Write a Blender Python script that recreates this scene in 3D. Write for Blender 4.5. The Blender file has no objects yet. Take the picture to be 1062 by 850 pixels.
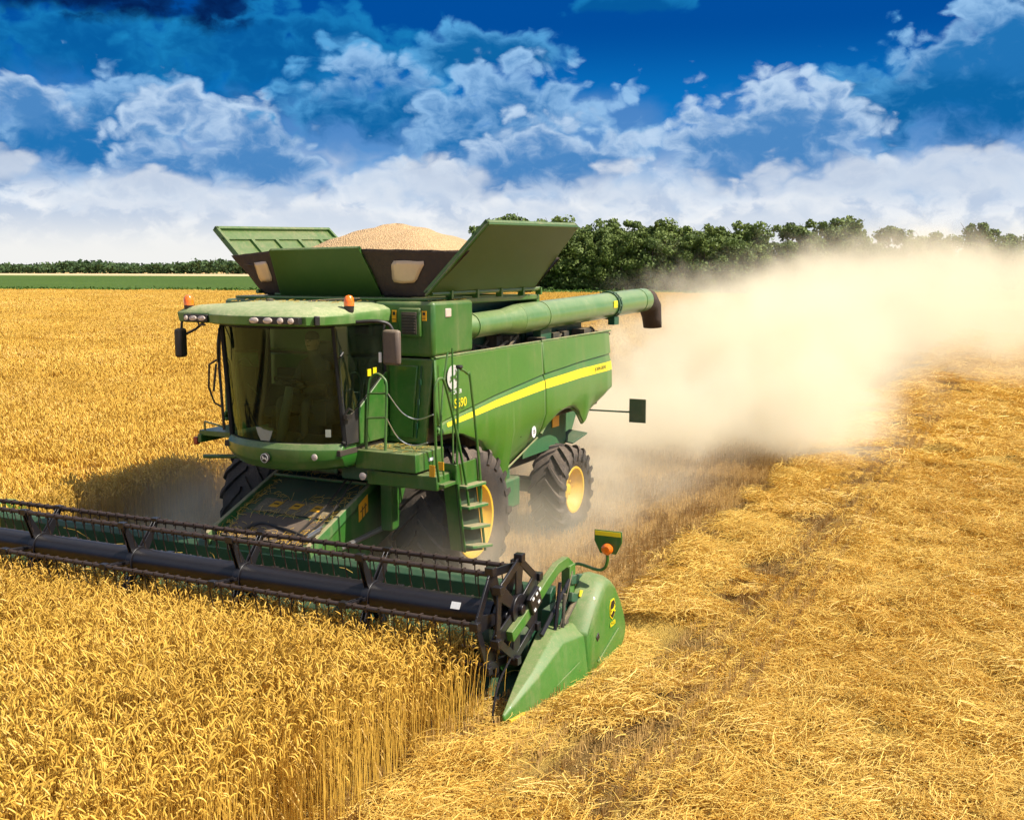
import bpy, bmesh, math, random
import numpy as np
from mathutils import Vector, Matrix, Euler
random.seed(7)
rng = np.random.default_rng(11)
scene = bpy.context.scene
COL = scene.collection
PI = math.pi
R = math.radians

# ------------------------------------------------------------------ helpers
class MB:
    """collects shapes; build() links them as ONE mesh object"""
    def __init__(s): s.v = []; s.f = []
    def add(s, vs, fs):
        n = len(s.v); s.v += [tuple(p) for p in vs]; s.f += [tuple(i + n for i in f) for f in fs]; return s
    def box(s, lo, hi):
        x0, y0, z0 = lo; x1, y1, z1 = hi
        return s.hexa([(x0,y0,z0),(x1,y0,z0),(x1,y1,z0),(x0,y1,z0),(x0,y0,z1),(x1,y0,z1),(x1,y1,z1),(x0,y1,z1)])
    def cbox(s, c, size, rot=(0,0,0)):
        m = Euler(rot).to_matrix(); c = Vector(c); h = [k/2 for k in size]; vs = []
        for z in (-1,1):
            for x, y in ((-1,-1),(1,-1),(1,1),(-1,1)):
                vs.append(c + m @ Vector((x*h[0], y*h[1], z*h[2])))
        return s.hexa(vs)
    def hexa(s, p):
        return s.add(p, [(3,2,1,0),(4,5,6,7),(0,1,5,4),(1,2,6,5),(2,3,7,6),(3,0,4,7)])
    def prism(s, poly, axis, a, b, poly2=None):
        n = len(poly); poly2 = poly2 or poly
        def P(q, t):
            return {'x': (t, q[0], q[1]), 'y': (q[0], t, q[1]), 'z': (q[0], q[1], t)}[axis]
        vs = [P(q, a) for q in poly] + [P(q, b) for q in poly2]
        fs = [tuple(range(n))[::-1], tuple(range(n, 2*n))]
        fs += [(i, (i+1) % n, n + (i+1) % n, n + i) for i in range(n)]
        return s.add(vs, fs)
    def slab(s, quad, t):
        """a flat panel: corners plus thickness along its normal"""
        q = [Vector(p) for p in quad]; nrm = (q[1]-q[0]).cross(q[-1]-q[0]).normalized() * t
        n = len(q); vs = q + [p + nrm for p in q]
        fs = [tuple(range(n))[::-1], tuple(range(n, 2*n))] + [(i, (i+1) % n, n+(i+1) % n, n+i) for i in range(n)]
        return s.add(vs, fs)
    def tube(s, pts, r, n=8, r1=None, smooth_steps=0, caps=True):
        pts = [Vector(p) for p in pts]
        if smooth_steps: pts = catmull(pts, smooth_steps)
        m = len(pts); vs = []; prev = None
        for i, p in enumerate(pts):
            t = (pts[min(i+1, m-1)] - pts[max(i-1, 0)]).normalized()
            if prev is None:
                a = t.orthogonal().normalized()
            else:
                a = (prev - t * prev.dot(t)).normalized()
            prev = a; b = t.cross(a)
            rr = r if r1 is None else r + (r1 - r) * i / (m - 1)
            vs += [p + (a*math.cos(2*PI*k/n) + b*math.sin(2*PI*k/n)) * rr for k in range(n)]
        fs = [(i*n+k, i*n+(k+1) % n, (i+1)*n+(k+1) % n, (i+1)*n+k) for i in range(m-1) for k in range(n)]
        if caps: fs += [tuple(range(n))[::-1], tuple(range((m-1)*n, m*n))]
        return s.add(vs, fs)
    def lathe(s, prof, c, axis='x', n=48, closed=False, open0=False):
        m = len(prof); vs = []
        for (a, r) in prof:
            for k in range(n):
                t = 2*PI*k/n; u, w = r*math.cos(t), r*math.sin(t)
                o = {'x': (a, u, w), 'y': (w, a, u), 'z': (u, w, a)}[axis]
                vs.append((c[0]+o[0], c[1]+o[1], c[2]+o[2]))
        fs = [(i*n+k, i*n+(k+1) % n, (i+1)*n+(k+1) % n, (i+1)*n+k) for i in range(m-1) for k in range(n)]
        if closed: fs += [((m-1)*n+k, (m-1)*n+(k+1) % n, (k+1) % n, k) for k in range(n)]
        else:
            if prof[0][1] > 1e-4 and not open0: fs.append(tuple(range(n))[::-1])
            if prof[-1][1] > 1e-4: fs.append(tuple(range((m-1)*n, m*n)))
        return s.add(vs, fs)
    def loft(s, rings, caps=True):
        n = len(rings[0]); vs = [p for r_ in rings for p in r_]
        fs = [(i*n+k, i*n+(k+1) % n, (i+1)*n+(k+1) % n, (i+1)*n+k) for i in range(len(rings)-1) for k in range(n)]
        if caps: fs += [tuple(range(n))[::-1], tuple(range((len(rings)-1)*n, len(rings)*n))]
        return s.add(vs, fs)
    def grid(s, rows):
        n = len(rows[0]); vs = [p for r_ in rows for p in r_]
        return s.add(vs, [(i*n+k, i*n+k+1, (i+1)*n+k+1, (i+1)*n+k) for i in range(len(rows)-1) for k in range(n-1)])
    def build(s, name, mat, parent=None, bevel=0, angle=35, smooth=True, solid=0, fix=True):
        me = bpy.data.meshes.new(name); me.from_pydata(s.v, [], s.f)
        if fix:
            bm = bmesh.new(); bm.from_mesh(me); bmesh.ops.recalc_face_normals(bm, faces=bm.faces); bm.to_mesh(me); bm.free()
        me.materials.append(mat)
        if smooth:
            me.polygons.foreach_set('use_smooth', [True]*len(me.polygons)); me.set_sharp_from_angle(angle=R(angle))
        o = bpy.data.objects.new(name, me); COL.objects.link(o); o.parent = parent
        if solid:
            m = o.modifiers.new('solid', 'SOLIDIFY'); m.thickness = solid; m.offset = -1
        if bevel:
            m = o.modifiers.new('bevel', 'BEVEL'); m.width = bevel; m.segments = 2; m.limit_method = 'ANGLE'; m.angle_limit = R(30)
        return o

def catmull(p, k):
    out = []
    for i in range(len(p)-1):
        a, b, c, d = p[max(i-1,0)], p[i], p[i+1], p[min(i+2,len(p)-1)]
        for j in range(k):
            t = j/k
            out.append(0.5*((2*b)+(c-a)*t+(2*a-5*b+4*c-d)*t*t+(3*b-a-3*c+d)*t*t*t))
    out.append(p[-1]); return out

def tag(o, label=None, cat=None, group=None, kind=None):
    for k, v in (('label', label), ('category', cat), ('group', group), ('kind', kind)):
        if v: o[k] = v
    return o

def empty(name, loc=(0,0,0), parent=None):
    o = bpy.data.objects.new(name, None); o.location = loc; COL.objects.link(o); o.parent = parent; return o

# ------------------------------------------------------------------ node helpers
class NT:
    def __init__(s, tree): s.t = tree; s.n = tree.nodes; s.l = tree.links
    def node(s, typ, **kw):
        n = s.n.new(typ)
        for k, v in kw.items():
            if k == 'inp':
                for a, b in v.items(): s.set(n.inputs[a], b)
            else: setattr(n, k, v)
        return n
    def set(s, sock, v):
        if isinstance(v, bpy.types.NodeSocket): s.l.new(v, sock)
        else:
            if sock.type == 'RGBA' and len(v) == 3: v = (*v, 1)
            sock.default_value = v
    def math(s, op, a, b=None, c=None, clamp=False):
        n = s.n.new('ShaderNodeMath'); n.operation = op; n.use_clamp = clamp
        for i, x in enumerate((a, b, c)):
            if x is not None: s.set(n.inputs[i], x)
        return n.outputs[0]
    def mix(s, f, a, b, mode='MIX'):
        n = s.n.new('ShaderNodeMix'); n.data_type = 'RGBA'; n.blend_type = mode
        s.set(n.inputs[0], f); s.set(n.inputs[6], a); s.set(n.inputs[7], b); return n.outputs[2]
    def ss(s, x, a, b, lo=0.0, hi=1.0):
        n = s.n.new('ShaderNodeMapRange'); n.interpolation_type = 'SMOOTHSTEP'
        s.set(n.inputs[0], x); s.set(n.inputs[1], a); s.set(n.inputs[2], b); s.set(n.inputs[3], lo); s.set(n.inputs[4], hi)
        return n.outputs[0]
    def noise(s, vec, scale, detail=4, rough=.55, dist=0):
        n = s.n.new('ShaderNodeTexNoise'); s.set(n.inputs['Vector'], vec); n.inputs['Scale'].default_value = scale
        n.inputs['Detail'].default_value = detail; n.inputs['Roughness'].default_value = rough; n.inputs['Distortion'].default_value = dist
        return n.outputs['Fac']

def newmat(name):
    m = bpy.data.materials.new(name); m.use_nodes = True; t = NT(m.node_tree)
    b = t.n['Principled BSDF']; return m, t, b
def mulvec(t, vec, k):
    q = t.n.new('ShaderNodeVectorMath'); q.operation = 'MULTIPLY'; t.l.new(vec, q.inputs[0]); q.inputs[1].default_value = k; return q.outputs[0]

def paint(name, col, rough=.4, metal=0, dust=.25, dustcol=(.36,.27,.15), vary=.12, coat=0, bump=0, nscale=2.0, updust=None):
    m, t, b = newmat(name)
    tc = t.n.new('ShaderNodeNewGeometry')
    n1 = t.noise(tc.outputs['Position'], nscale, 5, .6); n2 = t.noise(tc.outputs['Position'], 18, 4, .6)
    base = t.mix(n2, tuple(c*(1-vary) for c in col), tuple(min(1, c*(1+vary)) for c in col))
    sep = t.n.new('ShaderNodeSeparateXYZ'); t.l.new(tc.outputs['Normal'], sep.inputs[0])
    up = t.math('MAXIMUM', sep.outputs[2], 0.0)
    n3 = t.noise(mulvec(t, tc.outputs['Position'], (7,7,.7)), 1.0, 4, .6); n4 = t.noise(tc.outputs['Position'], 70, 2, .6)
    ud = dust*1.6 if updust is None else updust
    f = t.math('ADD', t.math('MULTIPLY', up, ud), t.math('MULTIPLY', t.ss(n1, .35, .75), dust*.7))
    f = t.math('ADD', f, t.math('MULTIPLY', t.ss(n3, .5, .75), dust*.8)); f = t.math('ADD', f, t.math('MULTIPLY', t.math('MULTIPLY', up, t.ss(n4, .56, .66)), dust*1.6))
    f = t.math('MULTIPLY', f, t.ss(n2, .15, .7, .55, 1.1), clamp=True)
    t.set(b.inputs['Base Color'], t.mix(f, base, dustcol))
    t.set(b.inputs['Roughness'], t.math('ADD', t.math('MULTIPLY', f, .5), rough, clamp=True))
    b.inputs['Metallic'].default_value = metal
    if coat: b.inputs['Coat Weight'].default_value = coat
    if bump:
        bn = t.n.new('ShaderNodeBump'); bn.inputs['Strength'].default_value = bump; bn.inputs['Distance'].default_value = .02
        t.set(bn.inputs['Height'], n2); t.l.new(bn.outputs[0], b.inputs['Normal'])
    return m

M = {}
GRN = (.022, .120, .012)
M['green'] = paint('green_paint', GRN, .36, dust=.20, coat=.25)
M['seal'] = paint('rubber_seal', (.012,.012,.011), .9, dust=.03)
M['cover'] = paint('cover_green_paint', (.028,.080,.008), .45, dust=.05, dustcol=(.2,.18,.08))
M['green_side'] = paint('green_panel_paint', (.038, .155, .011), .33, dust=.16, coat=.2, nscale=.9)
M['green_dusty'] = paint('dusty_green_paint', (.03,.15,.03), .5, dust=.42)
M['green_header'] = paint('header_green_paint', (.036,.165,.018), .4, dust=.22, coat=.15)
M['green_deep'] = paint('deep_green_paint', (.008,.075,.035), .5, dust=.12)
M['roof'] = paint('cab_roof_paint', (.06,.18,.03), .5, dust=.35, dustcol=(.42,.40,.22), updust=.62)
M['yellow'] = paint('yellow_paint', (.72,.44,.010), .42, dust=.2, dustcol=(.34,.23,.09))
M['stripe'] = paint('yellow_decal', (.86,.66,.01), .4, dust=.05)
M['black'] = paint('black_steel', (.012,.012,.013), .42, dust=.05)
M['reel'] = paint('reel_steel', (.010,.009,.011), .34, dust=.03, dustcol=(.10,.07,.05))
M['reel_brown'] = paint('worn_reel_bar', (.026,.016,.013), .5, dust=.10, dustcol=(.13,.08,.05))
M['rubber'] = paint('tyre_rubber', (.028,.024,.021), .8, dust=.35, dustcol=(.20,.15,.11), bump=.3)
M['plastic'] = paint('black_plastic', (.02,.019,.018), .55, dust=.2)
M['mirror_shell'] = paint('mirror_shell', (.10,.075,.065), .5, dust=.3)
M['dark'] = paint('grimy_machinery', (.03,.03,.022), .7, dust=.3, bump=.3)
M['dirty_green'] = paint('grimy_green_machinery', (.03,.12,.04), .6, dust=.25, dustcol=(.17,.135,.075), bump=.2, updust=.45)
M['metal'] = paint('bright_steel', (.55,.53,.5), .3, metal=.9, dust=.1)
M['white'] = paint('white_decal', (.75,.75,.72), .5, dust=.08)
M['silver'] = paint('silver_decal', (.62,.63,.61), .35, dust=.08, metal=.3)
M['fabric'] = paint('tarpaulin', (.040,.026,.019), .85, dust=.25, dustcol=(.13,.09,.06), bump=.5)
M['interior'] = paint('cab_trim', (.045,.035,.022), .8, dust=.1)
M['header_back'] = paint('header_back_paint', (.008,.062,.024), .5, dust=.12, dustcol=(.14,.13,.07))
M['feeder_plate'] = paint('scuffed_plate', (.085,.06,.045), .7, dust=.2, dustcol=(.18,.13,.08), bump=.3, updust=.3)
M['plate'] = paint('grey_plate', (.28,.30,.24), .5, dust=.2)
M['guard'] = paint('grimy_guard_plate', (.025,.05,.022), .7, dust=.3, dustcol=(.14,.11,.07))
M['marker_grey'] = paint('faded_marker_plate', (.07,.11,.06), .6, dust=.3)
M['green_aug'] = paint('auger_green_paint', (.07,.18,.04), .32, dust=.22, dustcol=(.38,.38,.20), coat=.35)
M['column'] = paint('grey_column', (.16,.17,.14), .6, dust=.1)
M['seat'] = paint('seat_cloth', (.05,.045,.035), .85, dust=.05)
M['shirt'] = paint('shirt_cloth', (.12,.10,.08), .9, dust=.02)
M['trouser'] = paint('trouser_cloth', (.02,.025,.03), .9, dust=.02)
M['skin'] = paint('skin', (.42,.24,.16), .55, dust=0)
M['hair'] = paint('hair', (.03,.02,.015), .8, dust=0)
M['sticker'] = paint('orange_sticker', (.85,.40,.01), .45, dust=.08)
M['redlens'] = paint('red_lens', (.35,.04,.02), .3, dust=.1)

def lens(name, col, tr=.4):
    m, t, b = newmat(name); b.inputs['Base Color'].default_value = (*col, 1); b.inputs['Roughness'].default_value = .18
    b.inputs['Coat Weight'].default_value = .6; b.inputs['Subsurface Weight'].default_value = tr; b.inputs['Subsurface Radius'].default_value = (.05,.03,.01)
    return m
M['amber'] = lens('amber_lens', (.95,.20,.01))
M['lamp'] = lens('clear_lamp_lens', (.55,.45,.38), .1)

def glassmat(name, tint, gloss=.06):
    m, t, b = newmat(name); t.n.remove(b); out = t.n['Material Output']
    tr = t.n.new('ShaderNodeBsdfTransparent'); tr.inputs[0].default_value = (*tint, 1)
    gl = t.n.new('ShaderNodeBsdfGlossy'); gl.inputs['Roughness'].default_value = .05; gl.inputs[0].default_value = (.55,.78,.66,1)
    fr = t.n.new('ShaderNodeFresnel'); fr.inputs[0].default_value = 1.5
    df = t.n.new('ShaderNodeBsdfDiffuse'); df.inputs[0].default_value = (.12,.14,.09,1)
    g = t.n.new('ShaderNodeNewGeometry'); nz = t.noise(g.outputs['Position'], 3, 4)
    m0 = t.n.new('ShaderNodeMixShader'); t.set(m0.inputs[0], t.ss(nz, .3, .8, .015, .09)); t.l.new(tr.outputs[0], m0.inputs[1]); t.l.new(df.outputs[0], m0.inputs[2])
    mx = t.n.new('ShaderNodeMixShader'); t.set(mx.inputs[0], t.math('ADD', fr.outputs[0], gloss-.04))
    t.l.new(m0.outputs[0], mx.inputs[1]); t.l.new(gl.outputs[0], mx.inputs[2]); t.l.new(mx.outputs[0], out.inputs[0]); return m
M['glass'] = glassmat('tinted_cab_glass', (.52,.68,.46), .04)
M['glass2'] = glassmat('side_cab_glass', (.50,.52,.44), .10)

def grainmat():
    m, t, b = newmat('wheat_grain'); g = t.n.new('ShaderNodeNewGeometry')
    v = t.n.new('ShaderNodeTexVoronoi'); v.inputs['Scale'].default_value = 55; t.l.new(g.outputs['Position'], v.inputs['Vector'])
    n = t.noise(g.outputs['Position'], 3, 4)
    c = t.mix(v.outputs['Color'], (.40,.24,.10), (.66,.44,.22)); c = t.mix(t.math('MULTIPLY', n, .35), c, (.42,.27,.13))
    t.set(b.inputs['Base Color'], c); b.inputs['Roughness'].default_value = .75
    bn = t.n.new('ShaderNodeBump'); bn.inputs['Strength'].default_value = .8; bn.inputs['Distance'].default_value = .02
    t.l.new(v.outputs['Distance'], bn.inputs['Height']); t.l.new(bn.outputs[0], b.inputs['Normal']); return m
M['grain'] = grainmat()

def strandmat(name, dark, light, attr='tint', spec=.35, rough=.5, trans=.0):
    m, t, b = newmat(name)
    a = t.n.new('ShaderNodeAttribute'); a.attribute_name = attr
    oi = t.n.new('ShaderNodeObjectInfo')
    g = t.n.new('ShaderNodeNewGeometry')
    big = t.noise(g.outputs['Position'], .35, 3)
    f = t.math('ADD', t.math('MULTIPLY', a.outputs['Fac'], .8), t.math('MULTIPLY', t.math('SUBTRACT', big, .5), .6), clamp=True)
    t.set(b.inputs['Base Color'], t.mix(f, dark, light))
    b.inputs['Roughness'].default_value = rough; b.inputs['Specular IOR Level'].default_value = spec
    if trans:
        out = t.n['Material Output']; tl = t.n.new('ShaderNodeBsdfTranslucent'); t.set(tl.inputs[0], t.mix(f, dark, light))
        mx = t.n.new('ShaderNodeMixShader'); mx.inputs[0].default_value = trans
        t.l.new(b.outputs[0], mx.inputs[1]); t.l.new(tl.outputs[0], mx.inputs[2]); t.l.new(mx.outputs[0], out.inputs[0])
    return m
M['wheat'] = strandmat('ripe_wheat', (.36,.18,.020), (.90,.585,.10), trans=.15)
M['straw'] = strandmat('straw', (.66,.37,.05), (.99,.75,.20), trans=.22)
M['stubble'] = strandmat('stubble', (.30,.17,.05), (.70,.46,.16))

def groundmat(name, cols, scales=(.15, 3, 40), rows=0, bump=.6, tram=False, strip=False):
    m, t, b = newmat(name); g = t.n.new('ShaderNodeNewGeometry'); P = g.outputs['Position']
    a = t.noise(P, scales[0], 4); c = t.noise(P, scales[1], 5, .65); d = t.noise(P, scales[2], 3, .7)
    col = t.mix(t.ss(c, .3, .7), cols[0], cols[1]); col = t.mix(t.ss(d, .35, .72), col, cols[2]); col = t.mix(t.ss(a, .35, .7, 0, .35), col, cols[0])
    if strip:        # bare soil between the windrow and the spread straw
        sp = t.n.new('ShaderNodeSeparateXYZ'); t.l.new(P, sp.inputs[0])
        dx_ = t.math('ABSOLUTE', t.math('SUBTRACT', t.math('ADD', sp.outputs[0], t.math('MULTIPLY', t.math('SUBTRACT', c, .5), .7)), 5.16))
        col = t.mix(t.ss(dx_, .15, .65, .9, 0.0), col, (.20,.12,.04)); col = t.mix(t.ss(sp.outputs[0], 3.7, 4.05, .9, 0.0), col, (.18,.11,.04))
    if tram:
        sp = t.n.new('ShaderNodeSeparateXYZ'); t.l.new(P, sp.inputs[0])
        y = t.math('ADD', t.math('ADD', sp.outputs[1], t.math('MULTIPLY', sp.outputs[0], -.12)), t.math('MULTIPLY', a, 6))
        w = t.math('ABSOLUTE', t.math('SUBTRACT', t.math('FRACT', t.math('DIVIDE', y, 19)), .5))
        col = t.mix(t.math('MULTIPLY', t.ss(w, .46, .49), t.ss(c, .35, .6)), col, cols[0])
    t.set(b.inputs['Base Color'], col); b.inputs['Roughness'].default_value = .9; b.inputs['Specular IOR Level'].default_value = .15
    bn = t.n.new('ShaderNodeBump'); bn.inputs['Strength'].default_value = bump; bn.inputs['Distance'].default_value = .08
    t.set(bn.inputs['Height'], t.math('ADD', d, c)); t.l.new(bn.outputs[0], b.inputs['Normal']); return m
M['soil'] = groundmat('stubble_soil', [(.17,.10,.035), (.28,.17,.06), (.42,.27,.10)])
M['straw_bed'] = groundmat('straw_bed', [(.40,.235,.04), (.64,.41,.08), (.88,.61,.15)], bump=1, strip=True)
M['cutfield'] = groundmat('cut_field', [(.50,.32,.11), (.60,.40,.14), (.70,.48,.19)])
M['wheattop'] = groundmat('distant_wheat', [(.36,.18,.032), (.50,.29,.06), (.64,.40,.105)], (.06, 1.2, 9), bump=1, tram=True)
M['palefield'] = groundmat('pale_field', [(.50,.36,.18), (.60,.44,.23), (.66,.50,.28)], (.02,.1,1))
M['greenfield'] = groundmat('green_crop_field', [(.030,.065,.008), (.055,.11,.012), (.10,.15,.02)], (.03,.25,1.5), bump=1)
M['grass'] = groundmat('grass_strip', [(.07,.10,.02), (.12,.14,.035), (.19,.19,.06)], (.05,.6,4), bump=1)

def leafmat(name, dark, light):
    m, t, b = newmat(name); a = t.n.new('ShaderNodeAttribute'); a.attribute_name = 'tint'
    oi = t.n.new('ShaderNodeObjectInfo')
    f = t.math('ADD', t.math('MULTIPLY', a.outputs['Fac'], .75), t.math('MULTIPLY', oi.outputs['Random'], .3), clamp=True)
    c = t.mix(f, dark, light); t.set(b.inputs['Base Color'], c); b.inputs['Roughness'].default_value = .6; b.inputs['Specular IOR Level'].default_value = .25
    out = t.n['Material Output']; tl = t.n.new('ShaderNodeBsdfTranslucent'); t.set(tl.inputs[0], c)
    mx = t.n.new('ShaderNodeMixShader'); mx.inputs[0].default_value = .2
    t.l.new(b.outputs[0], mx.inputs[1]); t.l.new(tl.outputs[0], mx.inputs[2]); t.l.new(mx.outputs[0], out.inputs[0]); return m
M['leaf'] = leafmat('tree_leaves', (.065,.105,.026), (.20,.255,.06))
M['leaf_far'] = leafmat('far_tree_leaves', (.045,.085,.03), (.10,.15,.05))
M['leaf_crop'] = leafmat('green_crop_leaves', (.035,.09,.012), (.10,.17,.02))
M['bark'] = paint('bark', (.08,.06,.045), .9, dust=0, bump=.5)

# ================================================================== COMBINE
combine = tag(empty('combine_harvester'), 'large green and yellow combine harvester cutting wheat with its grain tank open', 'combine harvester')

# ---- wheels
def wheel(name, cx, cy, cz, r, w, rr, side, nl):
    """side +1: outer face towards +x"""
    root = empty(name, (cx, cy, cz), combine)
    h = w/2
    prof = [(-h*.78, rr), (-h*.93, rr+.25*(r-rr)), (-h, rr+.55*(r-rr)), (-h*.97, r-.13), (-h*.86, r-.065), (-h*.45, r-.045), (0, r-.04),
            (h*.45, r-.045), (h*.86, r-.065), (h*.97, r-.13), (h, rr+.55*(r-rr)), (h*.93, rr+.25*(r-rr)), (h*.78, rr), (h*.6, rr-.03), (-h*.6, rr-.03)]
    b = MB(); b.lathe(prof, (0,0,0), n=64, closed=True)
    for sg in (-1, 1):
        for k in range(nl):
            ph0 = 2*PI*(k + (.5 if sg > 0 else 0))/nl
            rings = []
            for t in (0, .3, .6, .85, 1.0, 1.06):
                x = sg*(h*min(t, 1.0)*1.0 + .01); 
                top = r - (.0 if t < .8 else (.02 if t < .95 else (.07 if t < 1.03 else .16)))
                bot = top - .075
                if t > 1.03: x = sg*(h + .012)
                ph = ph0 + t*.62*(w/r)*.9
                hw = .034 + .012*t
                for_ring = []
                for (dr, dw) in ((bot, -hw*1.3), (top, -hw*.8), (top, hw*.8), (bot, hw*1.3)):
                    a = ph + dw/r
                    for_ring.append((x, -dr*math.sin(a), dr*math.cos(a)))
                rings.append(for_ring)
            b.loft(rings)
    b.build('tyre', M['rubber'], root, angle=40)
    s = side
    q = MB()
    pr = [(s*h*.80, rr+.012), (s*h*.84, rr+.005), (s*h*.82, rr-.025), (s*h*.62, rr-.045), (s*h*.55, rr-.075), (s*h*.10, rr-.10), (s*h*.02, rr-.13),
          (s*h*.0, rr*.66), (s*h*.16, rr*.60), (s*h*.18, rr*.36), (s*h*.12, rr*.34), (s*h*.14, rr*.26), (s*h*.42, rr*.24), (s*h*.46, rr*.18), (s*h*.46, 0.0)]
    q.lathe(pr, (0,0,0), n=48, open0=True)
    q.lathe([(-s*h*.82, rr), (-s*h*.5, rr-.06), (-s*h*.2, rr*.4), (-s*h*.2, 0)], (0,0,0), n=32, open0=True)
    bo = q
    for k in range(10):
        a = 2*PI*k/10; c = (s*h*.17, rr*.47*math.cos(a), rr*.47*math.sin(a))
        bo.lathe([(0, .020), (s*.045, .020), (s*.046, 0)], c, n=6)
    q.build('rim', M['yellow'], root, angle=50)
    return root
wheel('front_wheel', 1.40, 0, .93, .99, .80, .50, 1, 20)
wheel('front_wheel', -1.45, 0, .93, .99, .80, .50, -1, 20)
wheel('rear_wheel', 1.46, 3.45, .69, .73, .58, .37, 1, 18)
wheel('rear_wheel', -1.46, 3.45, .69, .73, .58, .37, -1, 18)
b = MB(); b.box((-1.3,-.16,.75), (1.3,.16,1.1)); b.box((-1.2,-.35,.9),(-.8,.35,1.6)); b.box((.8,-.35,.9),(1.2,.35,1.6)); b.build('front_axle', M['dirty_green'], combine, bevel=.02)
b = MB(); b.box((-1.25,3.33,.6), (1.25,3.57,.82)); b.box((-.3,3.2,.7),(.3,3.7,1.3)); b.build('rear_axle', M['dirty_green'], combine, bevel=.02)

# ---- core body behind the panels
b = MB()
b.box((-1.5,-.86,2.05), (1.5,1.2,3.1)); b.box((-1.46,1.0,1.9), (1.46,5.0,3.05)); b.box((-.95,-.5,1.1),(.95,4.6,2.1))
b.build('chassis_body', M['dark'], combine, bevel=.03)
b = MB()
for i in range(46):          # pipes, belts and brackets seen above the side panels
    y = random.uniform(.4, 5.0); x = random.uniform(.9, 1.5); z = 3.08
    if random.random() < .5: b.tube([(x,y,z), (x+random.uniform(-.1,.1), y+random.uniform(.1,.4), z+random.uniform(.08,.22)), (x+random.uniform(-.2,.2), y+random.uniform(.3,.7), z+.02)], .02, 6, smooth_steps=4)
    else: b.cbox((x, y, z+.06), (random.uniform(.08,.25), random.uniform(.1,.35), random.uniform(.1,.3)), (0,0,random.uniform(0,.4)))
b.build('engine_pipework', M['dark'], combine)
b = MB(); b.box((-1.0,2.6,3.0),(1.2,4.9,3.36)); b.box((-.9,3.2,3.3),(.3,4.5,3.5)); b.build('engine_cover', M['green_deep'], combine, bevel=.05)
b = MB()
b.box((1.38,2.5,3.02),(1.52,2.9,3.42)); b.build('auger_cradle', M['green_deep'], combine, bevel=.01)

# ---- sculpted side panels (column loft)
def itp(x, xs, ys): return float(np.interp(x, xs, ys))
def rows_at(y):
    top = itp(y, (-.92, 5.1), (3.145, 3.175))
    st = itp(y, (-.92,-.73, .6, 2.22, 3.6, 5.1), (2.27,2.33,2.475,2.60,2.65,2.665)); sb = itp(y, (-.92,-.73,.6,2.22,3.6,5.1), (2.24,2.27,2.375,2.46,2.50,2.51))
    ledge = st + itp(y, (-.92,-.3, 2.2, 5.1), (.02,.04,.075,.12))
    crease = itp(y, (-.92,-.4,.3,.55,1.3,2.2,3.6,5.1), (2.20,2.15,1.99,1.90,1.99,2.09,2.18,2.235))
    bot = itp(y, (-.92,-.6,-.34,.14,.5,.75,.86,1.1,1.14,2.1,2.2,2.45,2.75,3.05,3.35,3.6,3.86,3.95,4.1,4.5,5.1), (2.185,2.175,2.13,1.95,1.70,1.46,1.22,1.08,1.42,1.70,1.73,1.92,2.03,2.07,2.05,1.95,1.71,1.74,1.80,1.97,2.17))
    crease = max(crease, bot + .03)
    return top, ledge, st, sb, crease, bot
def xs_at(y):
    tap = itp(y, (-.92,-.7, 0, 3, 4.8, 5.1), (-.02, 0, .015, .01, -.015,-.05))
    return [1.665+tap, 1.70+tap, 1.72+tap, 1.725+tap, 1.735+tap, 1.56+tap]
def side_panel(y0, y1, sg, name):
    b = MB(); rows = []
    n = max(6, int((y1-y0)/.045))
    ys = sorted(set(list(np.linspace(y0, y1, n)) + [y for y in (1.1,1.14,.86,3.86,3.95) if y0 < y < y1]))
    for y in ys:
        t, l, s_, q, c, bt = rows_at(y); X = xs_at(y)
        # recess just above the stripe
        col = [(X[0]-.05, t+.02), (X[0], t-.01), (X[0]*.3+X[1]*.7, l*.75+t*.25), (X[1], l+.015), (X[1]-.028, l), (X[2]-.012, s_), (X[3], q-.0), (X[3]+.004, q-.02), (X[4], c)]
        d = c - bt; k = X[4] - itp(y, (2.1,2.5,3.95,4.3), (.42,.16,.16,.36))*min(d, .35)
        col += [(X[4]*.5+k*.5+.004, c-d*.5), (k, bt+.03), (k-.03, bt)]
        rows.append([(sg*x, y, z) for x, z in col])
    b.grid(rows)
    return b.build(name, M['green_side'], combine, angle=28, solid=.03*sg if sg > 0 else -.03)
def stripe(y0, y1, sg, par):
    b = MB(); rows = []
    for y in np.linspace(y0, y1, 40):
        t, l, s_, q, c, bt = rows_at(y); X = xs_at(y)
        rows.append([(sg*(X[2]-.012+.006), y, s_-.004), (sg*(X[3]+.005), y, q+.006)])
    b.grid(rows); b.build('yellow_stripe', M['stripe'], par)
for sg in (1, -1):
    p1 = side_panel(-.90, 2.19, sg, 'side_panel'); p2 = side_panel(2.215, 5.1, sg, 'side_panel')
    stripe(-.72, 2.185, sg, p1); stripe(2.22, 5.09, sg, p2)
    if sg > 0: panel_front, panel_rear = p1, p2
# pale edge trims of the arch and lower lip
b = MB(); b.tube([(1.64,y,rows_at(y)[5]) for y in np.linspace(2.25,3.84,26)], .022, 6); b.build('fender_edge', M['green_dusty'], panel_rear)
b = MB(); b.tube([(1.62,y,rows_at(y)[5]) for y in np.linspace(1.16,2.17,10)], .014, 6); b.build('panel_lip', M['green_dusty'], panel_front)
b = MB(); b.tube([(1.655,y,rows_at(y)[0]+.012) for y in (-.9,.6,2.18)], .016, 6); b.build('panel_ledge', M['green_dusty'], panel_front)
b = MB(); b.tube([(1.655,y,rows_at(y)[0]+.012) for y in (2.22,3.6,4.8,5.06)], .016, 6); b.build('panel_ledge', M['green_dusty'], panel_rear)
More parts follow.
